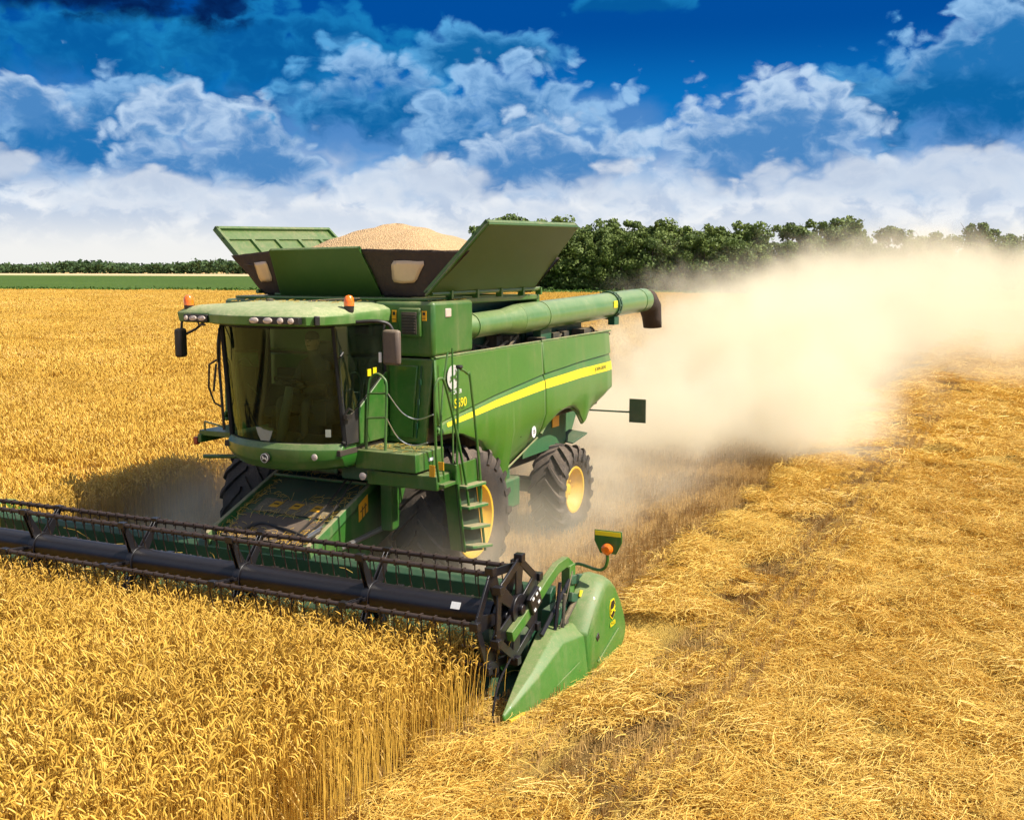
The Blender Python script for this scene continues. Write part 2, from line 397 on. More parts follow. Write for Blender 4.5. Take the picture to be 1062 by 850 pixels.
# rear wall and hood
b = MB(); b.box((-1.6,5.0,2.2),(1.6,5.08,3.14)); b.build('rear_wall', M['green'], combine, bevel=.02)
b = MB(); b.prism([(3.75,1.65),(5.0,2.3),(5.6,1.75),(5.2,1.2),(3.9,1.25)], 'x', -.85, .85); b.build('straw_chopper', M['dirty_green'], combine, bevel=.03)
b = MB(); b.cbox((1.30,4.20,1.43),(.34,.62,.03),(R(8),R(6),0)); b.cbox((0,4.3,1.40),(2.3,.3,.04)); b.build('straw_spreader', M['green_deep'], combine, bevel=.01)
b = MB(); b.box((1.28,2.3,1.35),(1.31,3.95,2.15)); b.build('inner_fender', M['dirty_green'], combine)
b = MB(); b.cbox((1.325,3.50,1.80),(.012,.26,.22)); b.build('warning_sticker', M['sticker'], combine)
b = MB(); b.tube([(1.2,4.9,1.80),(2.0,5.02,1.79),(2.33,5.04,1.82)], .016, 6); arm = b.build('sign_arm', M['green_deep'], combine)
b = MB(); b.cbox((2.19,5.02,1.82),(.30,.02,.41)); b.build('rear_marker_plate', M['marker_grey'], arm, bevel=.004)
b = MB(); b.box((1.30,.95,.78),(1.56,1.7,1.22)); b.box((1.2,1.0,1.2),(1.5,1.5,1.5)); b.build('toolbox', M['dirty_green'], combine, bevel=.03)

# ---- front wall beside the cab, upper box
b = MB()
b.prism([(-.92,3.16),(.10,3.175),(.10,3.845),(-.92,3.845)], 'x', .78, 1.655)
b.prism([(-.90,3.16),(.10,3.16),(.10,3.845),(-.90,3.845)], 'x', -1.655, .775)
b.build('tank_shoulder', M['green'], combine, bevel=.045)
b = MB(); b.prism([(-1.5,2.06),(1.50,2.06),(1.64,3.14),(-1.64,3.14)], 'y', -.90, -.84); b.build('service_panel', M['green'], combine, bevel=.02)
b = MB(); b.prism([(1.0,2.14),(1.33,2.14),(1.42,3.05),(1.0,3.05)], 'y', -.93, -.895); d = b.build('service_door', M['green'], combine, bevel=.012)
b = MB(); b.prism([(1.372,2.14),(1.385,2.14),(1.475,3.05),(1.462,3.05)], 'y', -.915, -.895)
for z in (2.3,2.6,2.85): b.cbox((1.385+.1*(z-2.14), -.93, z), (.03,.02,.07))
b.build('door_hinge', M['green_deep'], d)
b = MB(); b.cbox((1.33,-.945,3.585),(.32,.05,.36)); w = b.build('grille_frame', M['green'], combine, bevel=.02)
b = MB(); b.cbox((1.335,-.975,3.58),(.215,.02,.27))
for k in range(7): b.cbox((1.335,-.988,3.47+k*.036),(.20,.008,.01))
b.build('intake_grille', M['plastic'], w, bevel=.01)
for x, z, hh in ((1.09,3.66,.15),(1.525,3.67,.12)):
    b = MB(); b.cbox((x,-.927,z),(.062,.01,hh)); s_ = b.build('warning_sticker', M['sticker'], combine)
    b = MB(); b.cbox((x,-.934,z+hh*.22),(.036,.004,hh*.28)); b.cbox((x,-.934,z-hh*.25),(.045,.004,.008)); b.build('sticker_print', M['black'], s_)
b = MB(); b.cbox((1.66,-.57,3.70),(.02,.14,.11)); b.build('work_lamp', M['lamp'], combine, bevel=.01)

# ---- grain tank
b = MB()
b.prism([(-1.18,.10),(1.18,.10),(1.18,2.4),(-1.18,2.4)], 'z', 3.0, 3.82)
b.build('grain_tank', M['green_deep'], combine, bevel=.03)
b = MB()
b.box((1.18,.12,3.79),(1.5,2.42,3.865)); b.box((-1.5,.12,3.79),(-1.18,2.42,3.865)); b.box((-1.5,-.86,3.848),(1.5,.11,3.885)); b.box((-1.5,2.40,3.7),(1.5,2.5,3.86))
b.build('tank_rim', M['green'], combine, bevel=.015)
b = MB(); b.tube([(1.52,-.75,3.93),(1.52,2.45,3.95)], .028, 8); b.tube([(-1.5,-.4,3.93),(-1.5,2.6,3.95)], .028, 8); b.tube([(-1.1,-.5,3.90),(.75,-.5,3.90)], .02, 8)
for y in (-.3,.4,1.1,1.8,2.4): b.box((1.47,y,3.86),(1.56,y+.05,3.97))
b.build('cover_hinge', M['green'], combine)
def cover(name, quad, ribs, t=.035, mat='cover'):
    """quad bottom a, bottom b, top b, top a; ribs on the +normal side"""
    q = [Vector(p) for p in quad]; n = (q[1]-q[0]).cross(q[3]-q[0]).normalized()
    o = MB().slab(q, t).build(name, M[mat], combine, bevel=.008)
    b = MB()
    def P(u, v, d=0): return (q[0].lerp(q[1], u)).lerp(q[3].lerp(q[2], u), v) + n*(t+d)
    for u0, u1, v0, v1, d in [(0,1,.80,.84,.03),(0,1,0,.04,.03),(0,1,.965,1,.045),(0,.02,0,1,.045),(.98,1,0,1,.045)] + [(u, u+.025, .04, .8, .04) for u in ribs]:
        a = [P(u0,v0), P(u1,v0), P(u1,v1), P(u0,v1)]; c = [P(u0,v0,d), P(u1,v0,d), P(u1,v1,d), P(u0,v1,d)]
        b.hexa(a + c)
    b.build('cover_rib', M['green'], o); return o
rc = cover('tank_cover', [(1.50,2.25,3.93),(1.50,-.80,3.91),(2.38,-.82,4.77),(2.38,1.92,4.83)], (.25,.5,.75))
lc = cover('tank_cover', [(-1.47,-.30,3.91),(-1.47,2.60,3.93),(-2.36,2.42,4.86),(-2.36,-.30,4.79)], (.2,.4,.6,.8), mat='green')
b = MB(); b.slab([(1.50,-.83,3.90),(2.40,-.86,4.78),(2.30,-.80,4.74),(1.46,-.77,3.92)], .02); b.build('cover_edge', M['green_dusty'], rc)
fc = cover('tank_cover', [(.66,-.50,3.88),(-1.00,-.48,3.88),(-.86,-.88,4.50),(.56,-.88,4.52)], (), t=-.03)
bc = cover('tank_cover', [(-1.1,2.45,3.9),(1.1,2.45,3.9),(1.35,2.95,4.55),(-1.35,2.95,4.55)], (.3,.6))
# corner tarpaulins, sagging between the covers
def tarp(a, b_, c, d, sag, name='corner_tarpaulin', win=None):
    A, B, C, D = [Vector(p) for p in (a, b_, c, d)]; rows = []
    n = (B-A).cross(D-A).normalized()
    def P(u, v, e=0): return A.lerp(B, u).lerp(D.lerp(C, u), v) + n*(sag*math.sin(PI*u)*math.sin(PI*min(1,v+.1)) + .008*math.sin(u*23+v*9) + e)
    for i in range(13): rows.append([P(j/12, i/12) for j in range(13)])
    o = MB().grid(rows).build(name, M['fabric'], combine, angle=60, solid=.008)
    if win:
        u0, u1, v0, v1 = win; rr = []
        for i in range(7):
            v = v0+(v1-v0)*i/6; cut = .025*(1 if i in (0,6) else 0)
            rr.append([P(u0+cut+(u1-u0-2*cut)*j/6, v, .016) for j in range(7)])
        rr2 = [[(p[0], p[1]-.0, p[2]) for p in r_] for r_ in rr]
        MB().grid(rr2).build('clear_window', M['grain_window'], o, solid=.004)
    return o
M['grain_window'] = paint('clear_plastic_over_grain', (.62,.44,.27), .3, dust=.1, coat=.5)
tarp((.66,-.50,3.88),(1.46,-.76,3.90),(2.10,-.80,4.46),(.56,-.86,4.49), .05, win=(.30,.66,.36,.80))
tarp((-1.45,-.30,3.90),(-1.00,-.47,3.88),(-.86,-.85,4.48),(-2.02,-.30,4.43), .06, win=(.50,.86,.36,.80))
tarp((1.46,2.25,3.9),(1.1,2.45,3.9),(1.35,2.95,4.5),(2.0,2.1,4.4), .04)
tarp((-1.1,2.45,3.9),(-1.46,2.6,3.9),(-2.0,2.5,4.5),(-1.35,2.95,4.5), .04)
# the heap of grain (its own stuff)
b = MB(); rows = []
for i in range(25):
    t = i/24
    row = []
    for k in range(49):
        a = 2*PI*k/48; ex = 1.0/max(abs(math.cos(a)), abs(math.sin(a)))**.45
        rx, ry = (1.22 + .35*max(0, math.cos(a)))*t*ex, 1.30*t*ex
        z = 4.87 - .47*min(1, t)**1.5 + .022*math.sin(a*4+t*7)*t + .014*math.sin(a*11+2+t*15)*t + .010*math.sin(a*3+t*23)
        row.append((.08+rx*math.cos(a), .72+ry*math.sin(a), z))
    rows.append(row)
rows.append([(p[0]*.8, .72+(p[1]-.72)*.8, 3.95) for p in rows[-1]])
b.grid(rows); b.grid([[(x_, y_, 4.30+.02*math.sin(x_*5+y_*3)) for x_ in np.linspace(-1.62,1.62,14)] for y_ in np.linspace(-.55,2.35,12)]); g = b.build('wheat_grain', M['grain'], None, angle=60)
tag(g, 'heap of golden wheat grain rising out of the open tank', 'grain', kind='stuff')

# ---- unloading auger
b = MB()
def ax(y, dz=0): return (1.47, y, 3.475 + .0245*y + dz)
def augtube(bm, y0, y1, r, r2=None, n=28):
    A, B = Vector(ax(y0)), Vector(ax(y1)); bm.tube([A, A.lerp(B, .5), B], r, n, r1=r2)
augtube(b, .16, .32, .13, .165); augtube(b, .32, 1.3, .168, .172); augtube(b, 1.28, 1.7, .172, .22); augtube(b, 1.68, 7.25, .22)
for y in (.33, 2.5, 6.9): augtube(b, y-.012, y+.012, .228 if y > 2 else .177)
auger = b.build('unloading_auger', M['green_aug'] if 'green_aug' in M else M['green_dusty'], combine, angle=40)
b = MB(); augtube(b, 5.36, 5.41, .245); augtube(b, 5.46, 5.51, .245)
for k in range(12):
    a = 2*PI*k/12; p = Vector(ax(5.43)); b.cbox(p + Vector((math.cos(a)*.235, 0, math.sin(a)*.235)), (.03,.16,.03))
b.cbox(Vector(ax(5.43)) + Vector((.1,0,-.27)), (.12,.22,.14)); b.build('auger_flange', M['green_deep'], auger)
b = MB(); b.cbox(Vector(ax(5.2)) + Vector((.226,0,.03)), (.006,.16,.12)); b.build('auger_sticker', M['stripe'], auger)
b = MB(); rings = []
for (y, z, r_) in ((7.2,3.655,.218),(7.45,3.64,.225),(7.66,3.52,.22),(7.78,3.30,.19),(7.84,3.10,.18)):
    nrm = {0:0}; ring = []
    tl = {7.2:0,7.45:25,7.66:60,7.78:80,7.84:85}[y]
    for k in range(20):
        a = 2*PI*k/20; u, w_ = math.cos(a)*r_, math.sin(a)*r_
        ring.append((1.47+u, y + w_*math.sin(R(tl)), z + w_*math.cos(R(tl))))
    rings.append(ring)
b.loft(rings, caps=False); b.build('rubber_spout', M['spout'] if 'spout' in M else M['fabric'], auger, angle=60, solid=.02)

# ---- cab
b = MB(); b.box((-.85,-1.9,2.02),(.93,-.92,2.10)); b.box((-.88,-1.0,2.1),(.95,-.93,2.72)); cab = b.build('cab', M['interior'], combine, bevel=.01)
def cabring(z, t):
    """outline of the glass at height fraction t (0 bottom,1 top): points from left rear round the front to right rear"""
    cy = -1.78 - .15*t; bow = .30 + .06*t; pts = []
    for i in range(17):
        u = -1 + i/8; x = .05 + .86*u*(1-.03*t); pts.append((x, cy - bow*(1-abs(u)**2.3), z))
    return pts
rows = [cabring(2.17 + (3.57-2.17)*k/8, k/8) for k in range(9)]
MB().grid(rows).build('windscreen', M['glass'], cab, angle=60)
# side windows
MB().slab([(.935,-1.80,2.20),(.945,-1.56,2.20),(.955,-1.56,2.60),(.965,-.95,2.98),(.965,-1.0,3.57),(.925,-1.96,3.57)], .008).build('door_window', M['glass2'], cab)
MB().slab([(-.82,-1.80,2.20),(-.84,-1.0,2.20),(-.86,-1.0,3.57),(-.80,-1.96,3.57)], .008).build('side_window', M['glass'], cab)
# pillars and seals
b = MB()
lf = [(.05+.86*(1-.03*k/8)+.01, -1.78-.15*k/8, 2.14+1.44*k/8) for k in range(9)]
b.tube(lf, .035, 8); b.build('pillar', M['seal'], cab); b = MB()
b.tube([(-(p[0]-.10)+0.0, p[1], p[2]) for p in lf], .033, 8)

b.build('pillar', M['seal'], cab); b = MB(); b.tube([(-.86,-.98,2.1),(-.86,-.98,3.6)], .03, 8); b.build('pillar', M['seal'], cab); b = MB(); b.tube([(.96,-.98,2.98),(.96,-.98,3.6)], .03, 8)
b.tube([(.95,-1.55,2.2),(.96,-1.55,2.6),(.97,-.95,2.98)], .014, 6)
b.tube([(.925,-1.85,2.18),(.95,-1.5,2.18)], .02, 6)
b.build('door_seal', M['seal'], cab)
b = MB(); b.tube([(p[0], p[1]-.004, p[2]-.02) for p in rows[0]], .022, 6); b.build('windscreen_seal', M['seal'], cab)
b = MB(); b.tube([(p[0], p[1], p[2]+.01) for p in rows[-1]], .03, 6); b.build('windscreen_seal', M['seal'], cab)
b = MB(); b.slab([(.955,-1.56,2.13),(.955,-.92,2.13),(.955,-.92,2.97),(.955,-.98,2.97),(.955,-1.56,2.58)], .03); b.build('door_lower_panel', M['green'], cab, bevel=.012)
b = MB(); b.slab([(.945,-1.80,2.16),(.95,-1.57,2.16),(.955,-1.57,2.58),(.94,-1.83,2.45)], .014); b.build('door_corner', M['plastic'], cab)
b = MB(); b.tube([(.97,-1.86,2.52),(1.02,-1.84,2.60),(1.02,-1.76,2.56)], .016, 6); b.cbox((.99,-1.82,2.5),(.05,.1,.05)); b.tube([(.96,-1.93,3.2),(1.0,-1.95,3.23),(1.0,-1.9,3.27)],.012,6); b.build('door_handle', M['black'], cab)
for x, y in ((.975,-1.33),(.975,-1.21)):
    b = MB(); b.cbox((x, y, 2.985+(.01 if y>-1.3 else 0)), (.006,.075,.085)); b.build('door_sticker', M['stripe'], cab)
# chin under the windscreen
b = MB(); rings = []
for z, off, wd in ((2.165,.035,1.0),(2.10,.085,1.02),(2.0,.075,1.02),(1.90,.0,.99),(1.86,-.12,.95)):
    r_ = cabring(z, 0); front = [(.05+(p[0]-.05)*wd, p[1]-off, p[2]) for p in r_]
    front = [(p[0], max(p[1], -3) , p[2] - (.06*(1-((p[0]-.05)/.9)**2) if z < 2.05 else 0)) for p in front]
    rings.append(front + [(front[-1][0], -1.3, z), (front[0][0], -1.3, z)])
b.loft(rings); chin = b.build('cab_chin', M['green'], cab, bevel=.006, angle=50)
b = MB(); b.lathe([(-.0,.062),(-.03,.062),(-.034,0)], (.03,-2.165,1.985), axis='y', n=24); lg = b.build('round_badge', M['black'], chin)
b = MB(); b.lathe([(-.036,.056),(-.040,.056),(-.041,.049),(-.036,.049)], (.03,-2.165,1.985), axis='y', n=24, closed=True); b.build('badge_ring', M['silver'], lg)
DEER = [(-.5,-.18),(-.34,-.06),(-.40,.08),(-.25,.16),(.05,.12),(.22,.20),(.30,.34),(.20,.52),(.32,.44),(.40,.30),(.52,.24),(.42,.16),(.30,.04),(.38,-.10),(.56,-.16),(.54,-.24),(.26,-.18),(.14,-.04),(-.10,-.06),(-.24,-.16),(-.44,-.30)]
def deer(c, s, u, v, n, mat, parent, t=.004):
    u, v, n = Vector(u), Vector(v), Vector(n); c = Vector(c)
    base = [c + u*p[0]*s + v*p[1]*s for p in DEER]
    k = len(base); b = MB(); b.add(base + [p + n*t for p in base], [tuple(range(k)), tuple(range(k, 2*k))] + [(i, (i+1) % k, k+(i+1) % k, k+i) for i in range(k)])
    return b.build('deer_emblem', mat, parent, smooth=False)
deer((.03,-2.2,1.98), .075, (-1,0,0), (0,0,1), (0,-1,0), M['silver'], lg)
b = MB(); b.lathe([(0,.040),(-.012,.040),(-.018,.03),(-.020,0)], (.66,-2.045,2.02), axis='y', n=20); b.build('chin_lamp', M['lamp'], chin)
b = MB(); b.prism([(-.17,2.34),(.10,2.34),(.06,2.25),(.03,2.18),(-.10,2.18),(-.14,2.25)], 'y', -2.10, -2.09); b.build('number_plate', M['plate'] if 'plate' in M else M['white'], cab)
b = MB(); b.cbox((.78,-1.93,2.30),(.065,.01,.09),(0,0,R(25))); b.build('small_plate', M['plate'], cab)
# roof
roofpoly = [(-1.36,-2.02),(-1.34,-2.12),(-.80,-2.16),(-.62,-2.34),(-.2,-2.45),(.45,-2.45),(.84,-2.38),(.97,-2.20),(1.02,-1.9),(1.04,-.92),(-1.16,-.86),(-1.20,-1.6)]
def shrink(poly, k, c=(-.05,-1.5)): return [(c[0]+(x-c[0])*k, c[1]+(y-c[1])*k) for x, y in poly]
b = MB(); rings = []
for z, k in ((3.585,.93),(3.60,.985),(3.70,1.0),(3.735,.99),(3.78,.93),(3.815,.80),(3.83,.5)):
    rings.append([(x, y, z + (.03*(y+1.5) if z > 3.72 else 0)) for x, y in shrink(roofpoly, k)])
b.loft(rings); roof = b.build('roof', M['roof'], cab, angle=30, bevel=.006)
b = MB(); b.cbox((.05,-2.442,3.648),(.02,.01,.01))
b.prism([(.08,3.615),(.80,3.615),(.80,3.695),(.14,3.70)], 'y', -2.47, -2.40); b.build('lamp_recess', M['black'], roof, bevel=.008)
b = MB(); b.prism([(-1.18,3.60),(-.80,3.60),(-.80,3.69),(-1.18,3.69)], 'y', -2.185, -2.12); b.build('lamp_recess', M['black'], roof, bevel=.008)
b = MB()
b.cbox((.92,-2.285,3.655),(.05,.06,.11),(0,0,R(-35))); b.build('roof_clip', M['black'], roof, bevel=.008)
for x, w_ in ((.17,.12),(.37,.12),(.55,.075),(.70,.075)):
    b = MB(); b.lathe([(-.0,.042),(-.02,.04),(-.03,.02),(-.031,0)], (0,0,0), axis='y', n=20)
    b.v = [(x+p[0]*w_/.08, -2.47+p[1], 3.655+p[2]*.85) for p in b.v]; b.build('roof_lamp', M['lamp'], roof)
for x in (-.88,-1.02,-1.13):
    b = MB(); b.lathe([(-.0,.038),(-.02,.036),(-.028,0)], (0,0,0), axis='y', n=20)
    b.v = [(x+p[0]*(1.5 if x > -1.1 else .6), -2.185+p[1], 3.645+p[2]*.8) for p in b.v]; b.build('roof_lamp', M['lamp'], roof)
b = MB(); b.slab([(-.62,-2.20,3.735),(.5,-2.28,3.735),(.5,-2.10,3.76),(-.55,-2.08,3.76)], .02); b.build('roof_visor', M['roof'], roof, bevel=.01)
b = MB(); b.tube([(.1,-1.35,3.84),(.35,-1.1,3.86),(.6,-.95,3.87)], .012, 5); b.lathe([(0,.05),(.03,.045),(.035,0)], (-.55,-1.3,3.835), axis='z', n=14); b.build('roof_aerial', M['dark'], roof)
def beacon(x, y, z):
    b = MB(); b.lathe([(-.02,.055),(.05,.06),(.052,.0)], (x,y,z), axis='z', n=24); o = b.build('beacon_base', M['black'], roof)
    b = MB(); b.lathe([(.05,.062),(.10,.062),(.145,.054),(.17,.036),(.178,.0)], (x,y,z), axis='z', n=24); b.build('beacon_lens', M['amber'], o)
beacon(.97,-1.72,3.76); beacon(-1.22,-2.04,3.745)
# mirrors
b = MB(); b.cbox((1.43,-1.52,3.32),(.25,.085,.42),(0,0,R(-8))); mi = b.build('mirror', M['mirror_shell'], cab, bevel=.035)
b = MB(); b.tube([(1.05,-1.7,3.62),(1.28,-1.6,3.63),(1.38,-1.5,3.59),(1.43,-1.47,3.48)], .022, 8, smooth_steps=4); b.build('mirror_arm', M['black'], mi)
b = MB(); b.cbox((1.29,-1.56,3.20),(.03,.02,.12)); b.build('mirror_label', M['white'], mi)
b = MB(); b.cbox((-1.30,-2.12,3.33),(.10,.16,.36),(0,0,R(12))); mi = b.build('mirror', M['plastic'], cab, bevel=.03)
b = MB(); b.tube([(-1.30,-2.1,3.5),(-1.30,-2.08,3.64)], .016, 8); b.tube([(-1.02,-1.98,3.6),(-1.12,-2.04,3.5),(-1.24,-2.08,3.44)], .016, 8); b.tube([(-.98,-2.15,3.6),(-.92,-2.2,3.56),(-.8,-2.22,3.57)], .012,6); b.build('mirror_arm', M['black'], mi)
# left-hand side of the cab: rail, small platform
b = MB(); b.tube([(-1.0,-1.75,3.5),(-.98,-1.80,3.0),(-.98,-1.75,2.2)], .018, 6); b.tube([(-.98,-1.8,3.12),(-1.10,-1.85,3.04),(-1.12,-1.85,2.75),(-1.08,-1.8,2.55),(-.98,-1.78,2.5)], .014, 6)
b.tube([(-1.03,-1.8,3.05),(-1.06,-1.83,2.7)], .014, 6)
b.tube([(-.78,-1.98,3.55),(-.72,-2.1,3.35),(-.80,-2.02,3.1)], .014, 6, smooth_steps=4)
b.build('cab_rail', M['black'], cab)
b = MB(); b.box((-1.50,-1.65,2.08),(-.86,-1.0,2.15)); b.box((-1.50,-1.68,1.99),(-1.44,-1.0,2.10)); b.tube([(-1.44,-1.6,2.26),(-1.0,-1.75,2.24)],.014,6); b.tube([(-1.44,-1.6,2.26),(-1.44,-1.6,2.12)],.014,6); b.tube([(-1.62,-1.45,1.76),(-.9,-1.3,1.79)],.03,8); pf = b.build('side_platform', M['green'], combine, bevel=.01)
b = MB(); b.cbox((-1.53,-1.66,2.01),(.06,.07,.10)); b.build('marker_lens', M['redlens'], pf, bevel=.01)
# interior: seat, column, wheel, console
b = MB(); b.box((-.20,-1.42,2.42),(.32,-1.02,2.56)); b.box((-.12,-1.35,2.1),(.24,-1.08,2.42)); b.cbox((.06,-1.04,2.86),(.48,.10,.62),(R(-8),0,0)); b.cbox((.06,-1.02,3.24),(.26,.08,.18)); b.build('driver_seat', M['seat'], cab, bevel=.04)
b = MB(); b.tube([(.10,-2.0,2.12),(.08,-1.82,2.55),(.06,-1.72,2.80)], .07, 12, r1=.05); b.build('steering_column', M['column'] if 'column' in M else M['silver'], cab, bevel=.01)
b = MB(); cc = Vector((.06,-1.70,2.86)); n_ = Vector((0,.45,.9)).normalized(); u_ = Vector((1,0,0)); v_ = n_.cross(u_)
b.tube([cc + (u_*math.cos(a) + v_*math.sin(a))*.20 for a in np.linspace(0, 2*PI, 25)], .016, 6)
for a in (0, 2.1, 4.2): b.tube([cc, cc + (u_*math.cos(a) + v_*math.sin(a))*.19], .014, 6)
b.build('steering_wheel', M['black'], cab)
b = MB(); b.box((.42,-1.75,2.35),(.62,-1.05,2.66)); b.cbox((.60,-1.72,2.95),(.22,.04,.17),(0,0,R(20))); b.tube([(.55,-1.6,2.6),(.6,-1.70,2.9)],.015,6); b.cbox((-.50,-1.15,2.40),(.36,.34,.12)); b.cbox((-.50,-1.0,2.7),(.36,.08,.5)); b.build('console', M['seat'], cab, bevel=.02)
b = MB(); b.tube([(-.72,-1.75,2.2),(-.70,-1.8,2.7),(-.66,-1.84,3.05),(-.50,-1.84,3.14),(-.45,-1.8,3.05)], .013, 6, smooth_steps=3); b.tube([(-.35,-2.0,2.85),(-.25,-1.95,2.72)],.012,5); b.build('grab_handle', M['green_deep'], cab)

# ---- platform, rails, ladder
b = MB(); b.box((.88,-1.52,1.96),(1.74,-.90,2.06)); b.box((.90,-1.55,1.83),(1.76,-1.50,2.055)); b.box((1.71,-1.50,1.83),(1.76,-.88,2.055)); b.build('platform', M['green_plat'] if 'green_plat' in M else M['green'], combine, bevel=.01)
b = MB(); b.cbox((1.765,-1.20,1.95),(.006,.11,.035)); b.build('platform_label', M['white'], combine)
b = MB(); b.box((1.0,-1.46,1.62),(2.0,-1.02,1.80)); b.build('ladder_bracket', M['green'], combine, bevel=.015)
b = MB(); b.box((.95,-1.1,.95),(1.12,-.75,2.0)); b.build('front_upright', M['green'], combine, bevel=.02)
def rail(pts, r=.017, cross=()):
    b = MB(); b.tube(pts, r, 8, smooth_steps=4)
    for p, q in cross: b.tube([p, q], r*.85, 6)
    return b.build('handrail', M['green'], combine)
rail([(1.0,-1.47,1.9),(1.01,-1.45,2.4),(1.03,-1.42,2.85),(1.07,-1.40,2.95),(1.14,-1.40,2.98),(1.22,-1.40,2.94),(1.27,-1.40,2.83),(1.28,-1.44,2.4),(1.28,-1.48,1.9)], cross=[((1.02,-1.43,2.74),(1.27,-1.41,2.75)),((1.01,-1.45,2.44),(1.28,-1.44,2.46))])
rail([(2.05,-1.50,1.75),(2.06,-1.58,2.1),(2.08,-1.63,2.80),(2.09,-1.60,2.94),(2.10,-1.54,2.98),(2.11,-1.44,2.90),(2.11,-1.17,2.28),(2.14,-1.02,1.7),(2.16,-.96,1.30)])
rail([(2.08,-1.14,1.66),(2.09,-1.12,2.2),(2.10,-1.11,2.98),(2.10,-1.06,3.05),(2.10,-.88,2.98),(2.11,-.82,2.88),(2.12,-.63,1.85),(2.14,-.62,1.38),(2.14,-.72,1.29),(2.14,-.82,1.32)])
rail([(2.0,-1.3,1.75),(1.98,-1.32,2.5),(1.95,-1.1,3.25)], .013)
rail([(1.86,-.83,1.85),(1.86,-.82,2.6),(1.85,-.81,3.28)], .012)
b = MB(); b.lathe([(0,.03),(.03,.045),(.05,.04),(.055,0)], (2.10,-1.08,3.05), axis='z', n=12); b.build('rail_cap', M['black'], combine)
b = MB(); b.tube([(1.30,-1.42,2.75),(1.40,-1.25,2.5),(1.55,-1.15,2.42),(1.80,-1.2,2.5)], .008, 5, smooth_steps=5); b.tube([(1.29,-1.44,2.45),(1.36,-1.3,2.2),(1.5,-1.2,2.1),(1.72,-1.2,2.15)], .008, 5, smooth_steps=5); b.build('safety_chain', M['metal'], combine)
lad = MB()
A, B_, C_, D_ = Vector((2.08,-1.15,1.90)), Vector((2.08,-.65,1.90)), Vector((2.08,-.40,.66)), Vector((2.08,-.93,.76))
lad.slab([A, D_, D_+Vector((-.22,.02,-.0)), A+Vector((-.22,.02,.0))], .02)
lad.tube([A, D_], .018, 6); lad.tube([B_, C_], .020, 6); lad.box((1.72,-1.42,1.66),(2.08,-.74,1.70))
lad.slab([A, B_, A.lerp(D_,.24)*0 + B_.lerp(C_,.24), A.lerp(D_,.24)], -.012)
ladder = lad.build('ladder', M['green'], combine, bevel=.005)
b = MB(); b.slab([A.lerp(D_,.24)+Vector((-.03,0,0)), B_.lerp(C_,.24)+Vector((-.03,0,0)), C_+Vector((-.03,0,0)), D_+Vector((-.03,0,0))], .01); b.build('ladder_guard', M['guard'], ladder)
for t in (.27,.50,.73,.95):
    b = MB(); p, q = A.lerp(D_, t), B_.lerp(C_, t); b.slab([p+Vector((.12,0,0)), q+Vector((.12,0,0)), q+Vector((-.04,0,0)), p+Vector((-.04,0,0))], .04); b.build('ladder_step', M['green_dusty'], ladder, bevel=.008)
b = MB(); b.cbox((1.93,-1.455,1.86),(.075,.01,.14)); b.cbox((2.05,-1.455,1.93),(.08,.01,.10)); b.build('warning_sticker', M['sticker'], combine)

# ---- feeder house
b = MB()
b.prism([(-2.35,.94),(-.55,1.66),(-.2,1.66),(-.2,.85),(-2.35,.25)], 'x', -.72, .72); fh = b.build('feeder_house', M['dirty_green'], combine, bevel=.02)
b = MB()
for x in (-.80,.74): b.prism([(-2.38,1.02),(-.60,1.72),(-.52,1.60),(-2.35,.86)], 'x', x, x+.06)
b.slab([(-.72,-.72,1.68),(.72,-.72,1.68),(.72,-.66,1.60),(-.72,-.66,1.60)], .03); b.tube([(-.75,-1.06,1.52),(.75,-1.06,1.52)],.025,6)
b.build('feeder_frame', M['green_dusty'], fh, bevel=.01)
MB().slab([(-.62,-2.28,.985),(.62,-2.28,.985),(.62,-1.82,1.17),(-.62,-1.82,1.17)], .008).build('feeder_plate', M['feeder_plate'] if 'feeder_plate' in M else M['fabric'], fh)
b = MB(); b.slab([(-.55,-1.76,1.192),(.60,-1.76,1.192),(.60,-1.48,1.302),(-.55,-1.48,1.302)], .008); b.build('tread_pad', M['dark'], fh)
for x in (-.30,.02,.34):
    b = MB(); b.slab([(x-.08,-1.66,1.243),(x+.06,-1.66,1.243),(x+.09,-1.54,1.290),(x-.05,-1.54,1.290)], .004); s_ = b.build('feeder_sticker', M['sticker'], fh)
    b = MB(); b.cbox((x+.005,-1.60,1.275),(.08,.02,.004),(R(21),0,0)); b.build('sticker_print', M['black'], s_)
b = MB(); b.prism([(-1.37,1.10),(-1.17,1.20),(-1.17,1.42),(-1.37,1.32)], 'x', .805, .812); s_ = b.build('warning_sticker', M['sticker'], fh)
b = MB(); b.cbox((.814,-1.27,1.26),(.003,.16,.012),(R(27),0,0)); b.cbox((.814,-1.30,1.21),(.003,.012,.16)); b.cbox((.814,-1.235,1.24),(.003,.012,.16)); b.build('sticker_print', M['black'], s_)
b = MB()
b.prism([(-2.3,.9),(-.6,1.64),(-.3,1.3),(-.3,.9),(-2.2,.3)], 'x', .73, .80); b.build('feeder_side', M['green'], fh, bevel=.01)
b = MB()
b.tube([(.45,-2.25,1.05),(.5,-1.6,1.34),(.62,-1.1,1.75),(.9,-.9,1.9)], .015, 6, smooth_steps=5); b.tube([(.55,-2.2,1.05),(.66,-1.7,1.30),(.70,-1.2,1.7),(.95,-.95,1.85)], .012, 6, smooth_steps=5)
b.tube([(-.3,-2.2,1.08),(-.2,-2.0,1.12),(.3,-2.1,1.1),(.6,-2.2,1.08)], .018, 6, smooth_steps=4)
b.build('hydraulic_hose', M['black'], fh)
